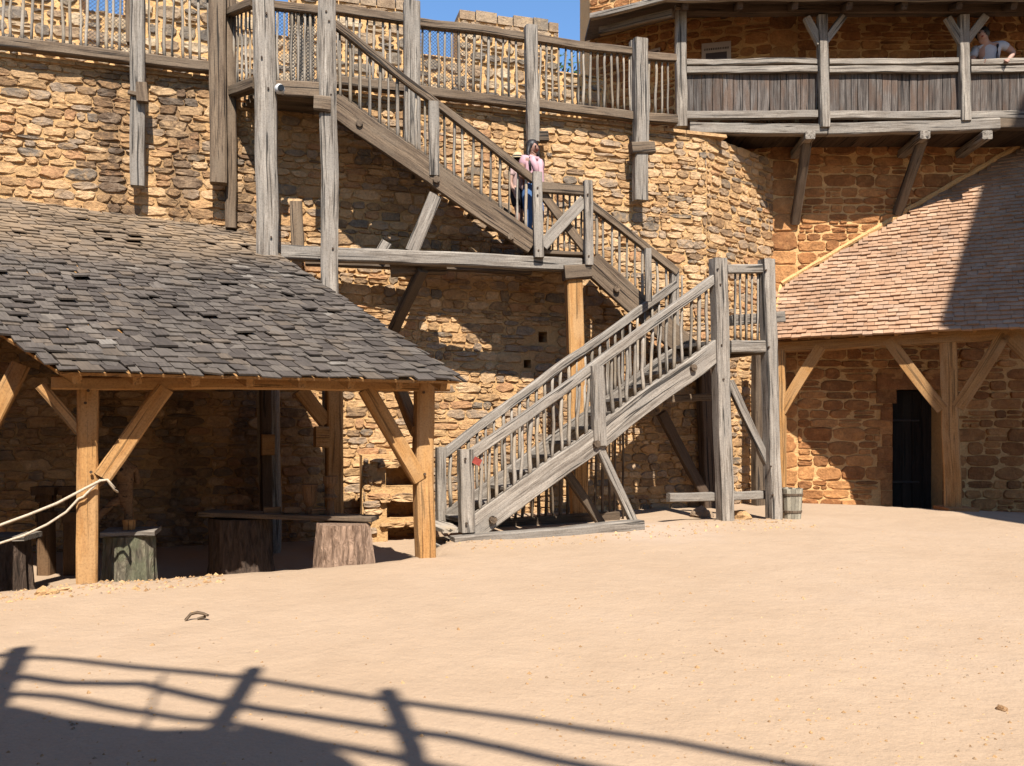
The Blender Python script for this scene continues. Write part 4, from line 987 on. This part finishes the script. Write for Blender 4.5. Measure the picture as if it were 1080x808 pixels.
m = MB(); m.tube([W((.05, .05, .80)), W((.075, .03, .72)), W((.08, .035, .60)), W((.075, .03, .53))], .03 * h, 8, jit=.15); m.tube([W((.05, -.05, .80)), W((.075, -.03, .73)), W((.08, -.02, .64))], .03 * h, 8, jit=.15)
m.tube([W((-.03, .04, .84)), W((.03, .05, .815)), W((.05, 0, .805)), W((.03, -.05, .815)), W((-.03, -.04, .84))], .024 * h, 8, jit=.1); m.build('scarf', M_PINK, o, smooth=True)
for s_ in ('l', 'r'):
    m = MB(); a, b = W(D['an' + s_]), W(D['to' + s_]); a.z -= .03 * h; m.tube([a - f * .03 * h, a + f * .03 * h, b + f * .015 * h], .03 * h, 8, r1=.022 * h); m.build('shoe', M_NAVY, o, smooth=True)
pa, za = step_z(545, -.40)
W2 = figure((pa.x, pa.y, za), (CZ + (HY - 163) * pa.y / F - za) / 1.0, dn - .75, 'child in a straw hat, pale pink top and black shorts on the upper stair', dict(knr=(.05, -.055, .29), anr=(.03, -.06, .06), tor=(.11, -.065, .03), ell=(.02, .15, .64), wrl=(.11, .12, .60), hal=(.15, .10, .61)), M_SKINL, None)
shirt(W2, M_PALEPINK, .6); trousers(W2, M_DARKCLOTH, .8, 'shorts'); face(W2, M_HAIR, False)
o, W, D, mid, garment, f, l, h = W2
m = MB(); m.lathe(W((.012, 0, .945)), [(.001, .075 * h), (.045 * h, .07 * h), (.062 * h, .045 * h), (.066 * h, .012 * h), (.10 * h, .0), (.125 * h, -.012 * h), (.125 * h, -.02 * h), (.066 * h, .0)], 20, .01, .5, 0, cap=False); m.build('straw_hat', M_STRAW, o, smooth=True)
m = MB(); m.lathe(W((.012, 0, .945)), [(.069 * h, .010 * h), (.067 * h, .030 * h), (.064 * h, .030 * h)], 20, 0, .5, 0, cap=False); m.build('hat_band', M_DARKCLOTH, o, smooth=True)
for s_ in ('l', 'r'):
    m = MB(); a, b = W(D['an' + s_]), W(D['to' + s_]); a.z -= .03 * h; m.tube([a - f * .03 * h, a + f * .03 * h, b + f * .015 * h], .032 * h, 8, r1=.024 * h); m.build('shoe', M_WHITE, o, smooth=True)
px_ = Vector(((1043 - CX) / F * 14.62, 14.62)); zf_ = CZ + 5.245
W3 = figure((px_.x, px_.y, zf_), 1.92, math.radians(-118), 'person in a grey-white t-shirt leaning on the gallery rail', dict(bel=(.02, 0, .62), che=(.05, -.01, .74), nk=(.085, -.03, .83), nk2=(.10, -.045, .855), hd=(.125, -.06, .90), ht=(.12, -.07, .955), no=(.185, -.07, .885), chin=(.15, -.06, .86),
    shl=(.05, .105, .815), ell=(.02, .20, .72), wrl=(.09, .145, .63), hal=(.125, .135, .617), shr=(.07, -.115, .80), elr=(.10, -.15, .66), wrr=(.16, -.10, .64), har=(.18, -.07, .63)), M_SKINL, None)
shirt(W3, M_TSHIRT, .62); trousers(W3, M_NAVY); face(W3, M_HAIR, False)
o, W, D, mid, garment, f, l, h = W3
m = MB(); m.tube([W((.02, .06, .84)), W((.10, .065, .79)), W((.12, .06, .70)), W((.06, .075, .60))], .012 * h, 6, jit=.1); m.build('shoulder_strap', M_NAVY, o, smooth=True)
# carved wooden figure on the mossy stump
b = sA_ + Vector((-.06, .10, .056))
J = [((0, 0, .0), .05), ((.0, 0, .16), .045), ((-.02, 0, .30), .055), ((-.13, -.06, .27), .045), ((-.26, -.10, .14), .04), ((-.30, -.12, .01), .035), ((-.03, 0, .42), .075), ((-.04, 0, .60), .085), ((-.06, 0, .70), .035), ((-.08, -.02, .78), .058), ((-.07, -.02, .83), .045), ((-.14, -.03, .775), .015),
     ((.03, .08, .62), .035), ((.05, .1, .45), .03), ((-.08, -.1, .6), .035), ((-.2, -.14, .5), .03), ((-.28, -.12, .42), .025)]
o = thing('carved_figure', 'carved wooden figure with bent leg standing on the mossy stump', 'sculpture', b.to_tuple())
skin('body', M_MIDW, o, [(b + Vector(p), r) for p, r in J], [(0, 1), (1, 2), (2, 6), (2, 3), (3, 4), (4, 5), (6, 7), (7, 8), (8, 9), (9, 10), (9, 11), (7, 12), (12, 13), (7, 14), (14, 15), (15, 16)], root=2)
m = MB(); m.lathe(b + Vector((-.08, -.02, .80)), [(.085, 0), (.08, .02), (.06, .055), (.02, .075)], 14, .02); m.build('cap', M_GREY, o, smooth=True)

# ================================================================== small things
RP = [SF.pt(x, y, .13) for x, y in ((121, 515), (113, 506), (106, 507), (92, 514), (60, 531), (30, 543), (0, 554), (-30, 564), (-38, 566))]
m = MB(); m.tube(RP, .013, 7, jit=.06); RP2 = [SF.pt(x, y, .12) for x, y in ((83, 526), (70, 540), (50, 553), (25, 565), (0, 573), (-30, 572), (-38, 570))]; RP3 = [SF.pt(x, y, .125) for x, y in ((106, 506), (96, 516), (88, 524), (83, 526))]
m.tube(RP3[:1] + RP3[1:] + RP2[1:], .011, 7, jit=.06); m.tube([SF.pt(113, 506, .13), SF.pt(120, 516, .14), SF.pt(124, 519, .0), SF.pt(120, 515, -.12)], .010, 6)
tag(m.build('rope', M_ROPE, None, smooth=True), 'slack double hemp rope tied round the left shed post brace', 'rope')
p = LF.pt(835, 549, -.05); b = Vector((p.x, p.y, gz(p.x, p.y) - .01))
tb = thing('wooden_tub', 'small grey stave tub standing beside the right landing post', 'tub', b.to_tuple())
m = MB(); k = 16
for i in range(k):
    q0, q1 = 2 * math.pi * (i + .04) / k, 2 * math.pi * (i + .96) / k; vs = []
    for z_, r_ in ((0, .135), (.25, .15), (.47, .165)):
        for q in (q0, q1):
            for rr in (r_, r_ - .025): vs.append(b + Vector((math.cos(q) * rr, math.sin(q) * rr, z_ + (U(-.006, .006) if z_ > .4 else 0))))
    m.add(vs, [(0, 2, 6, 4), (4, 6, 10, 8), (1, 5, 7, 3), (5, 9, 11, 7), (8, 10, 11, 9), (0, 1, 3, 2), (0, 4, 5, 1), (4, 8, 9, 5), (2, 3, 7, 6), (6, 7, 11, 10)], [(v.z + i * 3, q0, 0) for v in vs], R.random())
m.build('staves', M_TUB, tb)
for z_, r_ in ((.10, .143), (.36, .158)):
    m = MB(); m.lathe(b + Vector((0, 0, z_)), [(r_, 0), (r_ + .008, .005), (r_ + .010, .035), (r_ + .004, .04)], 24, .004, cap=False); m.build('hoop', M_GREYD, tb)
m = MB(); m.lathe(b + Vector((0, 0, .05)), [(.001, 0), (.125, 0), (.125, .02), (.001, .02)], 16); m.build('base', M_TUB, tb)
p = UF.pt(295, 94, .16); lm = thing('lamp', 'white round lamp with dark lens on the stair platform beam', 'lamp', p.to_tuple())
m = MB(); m.blob(p, .07, .07, .07, 14, 0); m.build('housing', M_WHITE, lm, smooth=True)
nn = Vector((.45, -.85, -.15)).normalized(); m = MB(); m.tube([p + nn * .06, p + nn * .10], .042, 14); m.build('lens', M_BLACK, lm)
m = MB(); m.tube([p + Vector((0, .07, 0)), p + Vector((0, .16, 0))], .03, 10); m.build('bracket', M_WHITE, lm)
p = LF.pt(503, 487, .09); m = MB(); m.beam(LF.pt(499.5, 484.5, .12), LF.pt(507, 488.5, .12), .085, .012, up=n3(LF), seg=2, wob=0)
rt = m.build('red_tag', M_RED, None); tag(rt, 'small faded red board fixed to the front newel of the lower stair', 'sign')
def rock(px, py, rx, ry, rz, label, mat=S_CURT, off=None, grp=None):
    P = gpt(px, py); m = MB(); m.blob(P + Vector((0, 0, rz * .3)), rx, ry, rz, 9, .28, R.random() * .6, U(0, 3)); tag(m.build('stone', mat, None), label, 'stone', grp)
rock(24, 612, .055, .05, .05, 'squarish tan stone on the sand nearest the left picture edge', grp='loose stones on the sand')
rock(44, 627, .06, .05, .035, 'flat stone at the left end of the stone row before the shed post', grp='loose stones on the sand')
rock(57, 626, .05, .04, .03, 'middle flat stone of the row before the shed post', grp='loose stones on the sand')
rock(68, 624, .055, .04, .022, 'thin flat stone at the right end of the row before the shed post', grp='loose stones on the sand')
rock(740, 546, .16, .12, .12, 'pale angular rock lying left of the front landing post', grp='rocks under the landing')
rock(781, 548, .16, .1, .09, 'flat rock lying between the two landing posts', grp='rocks under the landing')
rock(1057, 748, .03, .025, .02, 'small brown pebble alone near the right edge of the sand', grp='loose stones on the sand')
p = gpt(207, 655); m = MB(); m.tube([p + Vector((-.085, .0, .006)), p + Vector((-.05, .02, .05)), p + Vector((0, .02, .062)), p + Vector((.05, .02, .055)), p + Vector((.09, .0, .045))], .014, 6, r1=.012, jit=.3); m.tube([p + Vector((.0, .03, .01)), p + Vector((.06, .03, .03))], .012, 5, jit=.3)
tag(m.build('dead_twig', M_GREYD, None), 'curled brown dead twig lying alone on the open sand', 'twig')
m = MB()
for i in range(900):
    if R.random() < .55: px, py = U(0, 1080), U(600, 808)
    else: px, py = U(560, 1080), U(560, 800)
    P = gpt(px, py); r = U(.004, .012) * (1.6 if R.random() < .05 else 1)
    vs = [P + Vector((U(.6, 1.4) * r * math.cos(q), U(.6, 1.4) * r * math.sin(q), 0)) for q in (0, 1.26, 2.5, 3.77, 5.0)] + [P + Vector((U(-.3, .3) * r, 0, U(.5, 1.1) * r))]
    m.add(vs, [(i, (i + 1) % 5, 5) for i in range(5)], None, R.random() * .42)
for i in range(900):                                     # crumbled mortar and grit along the foot of the stair and the shed edge
    t = R.random()
    if t < .6: q = LF.P(U(-.3, 5.2), 0, U(.02, .9) ** 1.6); 
    else: q = SF.P(U(-1.2, 1.2), 0, U(-.05, .5))
    P = Vector((q.x, q.y, gz(q.x, q.y))); r = U(.006, .02) if R.random() < .93 else U(.02, .035)
    vs = [P + Vector((U(.6, 1.4) * r * math.cos(a), U(.6, 1.4) * r * math.sin(a), 0)) for a in (0, 1.26, 2.5, 3.77, 5.0)] + [P + Vector((U(-.3, .3) * r, 0, U(.5, 1.1) * r))]
    m.add(vs, [(i, (i + 1) % 5, 5) for i in range(5)], None, R.random() * .42)
tag(m.build('gravel', S_CURT, None, origin=(0, 8, 0)), 'scattered grit and pebbles on the sand', 'gravel', kind='stuff')
# tree beyond the parapet
b = Vector(((609 - CX) / F * 24, 24, 0)); tr = thing('tree', 'green tree showing through the gap between parapet and tower', 'tree', (b.x, b.y, 0))
m = MB(); m.tube([b, b + Vector((.1, 0, 4)), b + Vector((0, .1, 8)), b + Vector((.1, 0, 11.3))], .3, 9, r1=.06, jit=.05)
for i in range(14):
    z_ = U(5, 11); a = U(0, 6.28); s_ = b + Vector((.05, 0, z_)); m.tube([s_, s_ + Vector((math.cos(a) * .8, math.sin(a) * .8, .6)), s_ + Vector((math.cos(a) * 1.5, math.sin(a) * 1.5, 1.0))], .07, 6, r1=.02)
m.build('trunk', M_BARKD, tr, smooth=True)
m = MB()
for c in range(60):
    zc = U(6, 12.3); rr = 2.2 * math.sqrt(max(.04, 1 - ((zc - 8.6) / 4.0) ** 2)); a = U(0, 6.28); k = U(.2, 1) ** .6; cc = b + Vector((math.cos(a) * rr * k, math.sin(a) * rr * k, zc))
    for i in range(70):
        p = cc + Vector((R.gauss(0, .3), R.gauss(0, .3), R.gauss(0, .24))); u = Vector((U(-1, 1), U(-1, 1), U(-1, 1))).normalized(); v = u.orthogonal().normalized(); s_ = U(.05, .1)
        m.add([p - u * s_, p + v * s_ * .5, p + u * s_, p - v * s_ * .5], [(0, 1, 2, 3)], None, R.random())
m.build('crown', M_LEAF, tr)

# ================================================================== the near side of the courtyard, behind and beside the viewer
OA, OB = Vector((-2.3, -.65)), Vector((2.5, -2.35)); OP = VP(OA, OB)
def cast(px, py):                                      # where on that walkway's edge the sun draws this mark from
    P = gpt(px, py); k = OP.back(P) ; f = -(Vector((SUN.x, SUN.y)).dot(OP.n)); t = -( -k) / f if f else 0
    # step back along the sun until the plane is reached
    t = ((Vector((P.x, P.y)) - OP.p).dot(OP.n)) / (Vector((SUN.x, SUN.y)).dot(OP.n)); return P - SUN * t
ow = thing('log_walkway', 'timber log railing of the walkway casting its shade on the sand', 'railing', (0, -1.5, 7))
for path, r in (([(-60, 690), (0, 692), (65, 695), (140, 704), (260, 714), (400, 738), (540, 757), (700, 780), (850, 810), (1000, 840)], .036),
                ([(-60, 706), (0, 710), (70, 721), (150, 722), (235, 740), (290, 750), (420, 770), (480, 778), (640, 812), (800, 850)], .042),
                ([(-60, 728), (0, 730), (60, 735), (110, 744), (190, 757), (240, 762), (300, 775), (330, 782), (410, 797), (520, 822), (640, 850)], .038)):
    m = MB(); m.tube([cast(*p) for p in path], r, 8, jit=.12); m.build('rail_log', M_GREYD, ow, smooth=True)
for pts, r in (([(-30, 830), (0, 728), (21, 684)], .075), ([(205, 830), (232, 765), (268, 705)], .062), ([(446, 850), (436, 790), (408, 729)], .062), ([(140, 800), (172, 712)], .014)):
    m = MB(); m.tube([cast(*p) for p in pts], r, 8, jit=.08); m.build('rail_post', M_GREYD, ow)
top_ = [cast(*p) for p in ((-80, 744), (0, 753), (50, 764), (150, 777), (220, 777), (265, 782), (320, 793), (350, 808), (380, 830))]
m = MB(); lo = [Vector((p.x, p.y, max(5.2, p.z - 1.6))) for p in top_]; nb = Vector((OP.n.x, OP.n.y, 0)) * -.12
for i in range(len(top_) - 1): m.hexa([lo[i], lo[i + 1], lo[i + 1] + nb, lo[i] + nb], [top_[i], top_[i + 1], top_[i + 1] + nb, top_[i] + nb], .5)
m.build('board_panel', M_BOARD, ow)
op = thing('castle_wall', 'plain stone curtain wall on the near side of the courtyard behind the viewer', 'wall', (0, -2, 0))
mo = MB(); core(mo, OP, -9, 9, -.3, 5.4, .15, 1.6); mo.build('masonry', MO_CURT, op)
lw = thing('castle_wall', 'plain stone curtain wall closing the courtyard beyond the left picture edge', 'wall', (-8.5, 5, 0))
mo = MB(); q_ = VP((-8.6, 11.2), (-8.2, -1)); mo.hexa([(-9.8, 11.2, -.3), (-8.5, 11.2, -.3), (-8.0, -1, -.3), (-9.4, -1, -.3)], [(-9.8, 11.2, 6.6), (-8.5, 11.2, 6.6), (-8.0, -1, 6.6), (-9.4, -1, 6.6)]); mo.build('masonry', MO_CURT, lw)
ct = thing('square_tower', 'square stone tower with pointed tile roof beside the courtyard', 'tower', (11.8, 4.9, 0))
sd_ = Vector((SUN.x, SUN.y)).normalized(); lf_ = Vector((-sd_.y, sd_.x)); TR = 2.8
cs = [Vector((11.8, 4.9)) + q * TR for q in (lf_, -sd_, -lf_, sd_)]
def prism(m, r0, z0, r1, z1):
    c = Vector((11.8, 4.9)); q = [c + (v - c) * r0 for v in cs]; r_ = [c + (v - c) * r1 for v in cs]
    m.hexa([(v.x, v.y, z0) for v in q], [(v.x, v.y, z1) for v in r_])
TH = 15.0
m = MB(); prism(m, 1, -.3, 1, TH); m.build('masonry', MO_TOW, ct)
m = MB(); prism(m, 1.02, TH, .01, TH + 6.3); m.build('roof', M_TILE, ct)

# ================================================================== light, sky, camera
w = bpy.data.worlds.new('World'); scene.world = w; w.use_nodes = True; nt = w.node_tree
sky = nt.nodes.new('ShaderNodeTexSky'); sky.sky_type = 'NISHITA'; sky.sun_disc = False
el = math.atan2(-SUN.z, math.hypot(SUN.x, SUN.y)); sky.sun_elevation = el; sky.sun_rotation = math.atan2(-SUN.x, -SUN.y)
sky.altitude = 2500; sky.air_density = 2.0; sky.dust_density = 0.0; sky.ozone_density = 10.0
bg = nt.nodes['Background']; bg.inputs['Strength'].default_value = 0.078; nt.links.new(sky.outputs[0], bg.inputs['Color'])
sl = bpy.data.lights.new('Sun', 'SUN'); sl.energy = 4.8; sl.angle = math.radians(.5); sl.color = (1.0, .965, .91)
so = bpy.data.objects.new('Sun', sl); COL.objects.link(so); so.rotation_euler = SUN.to_track_quat('-Z', 'Y').to_euler(); so.location = (3, -12, 20)
cam = bpy.data.cameras.new('Camera'); co = bpy.data.objects.new('Camera', cam); COL.objects.link(co); scene.camera = co
co.location = (0, 0, CZ); co.rotation_euler = (math.radians(90), 0, 0); cam.sensor_width = 36; cam.lens = F / 1080 * 36; cam.shift_y = (HY - 404) / 1080
cam.clip_start = .05; cam.clip_end = 2000
scene.view_settings.view_transform = 'Standard'; scene.view_settings.look = 'None'; scene.view_settings.gamma = 1.0; scene.view_settings.exposure = 1.35
scene.cycles.max_bounces = 8; scene.cycles.diffuse_bounces = 5
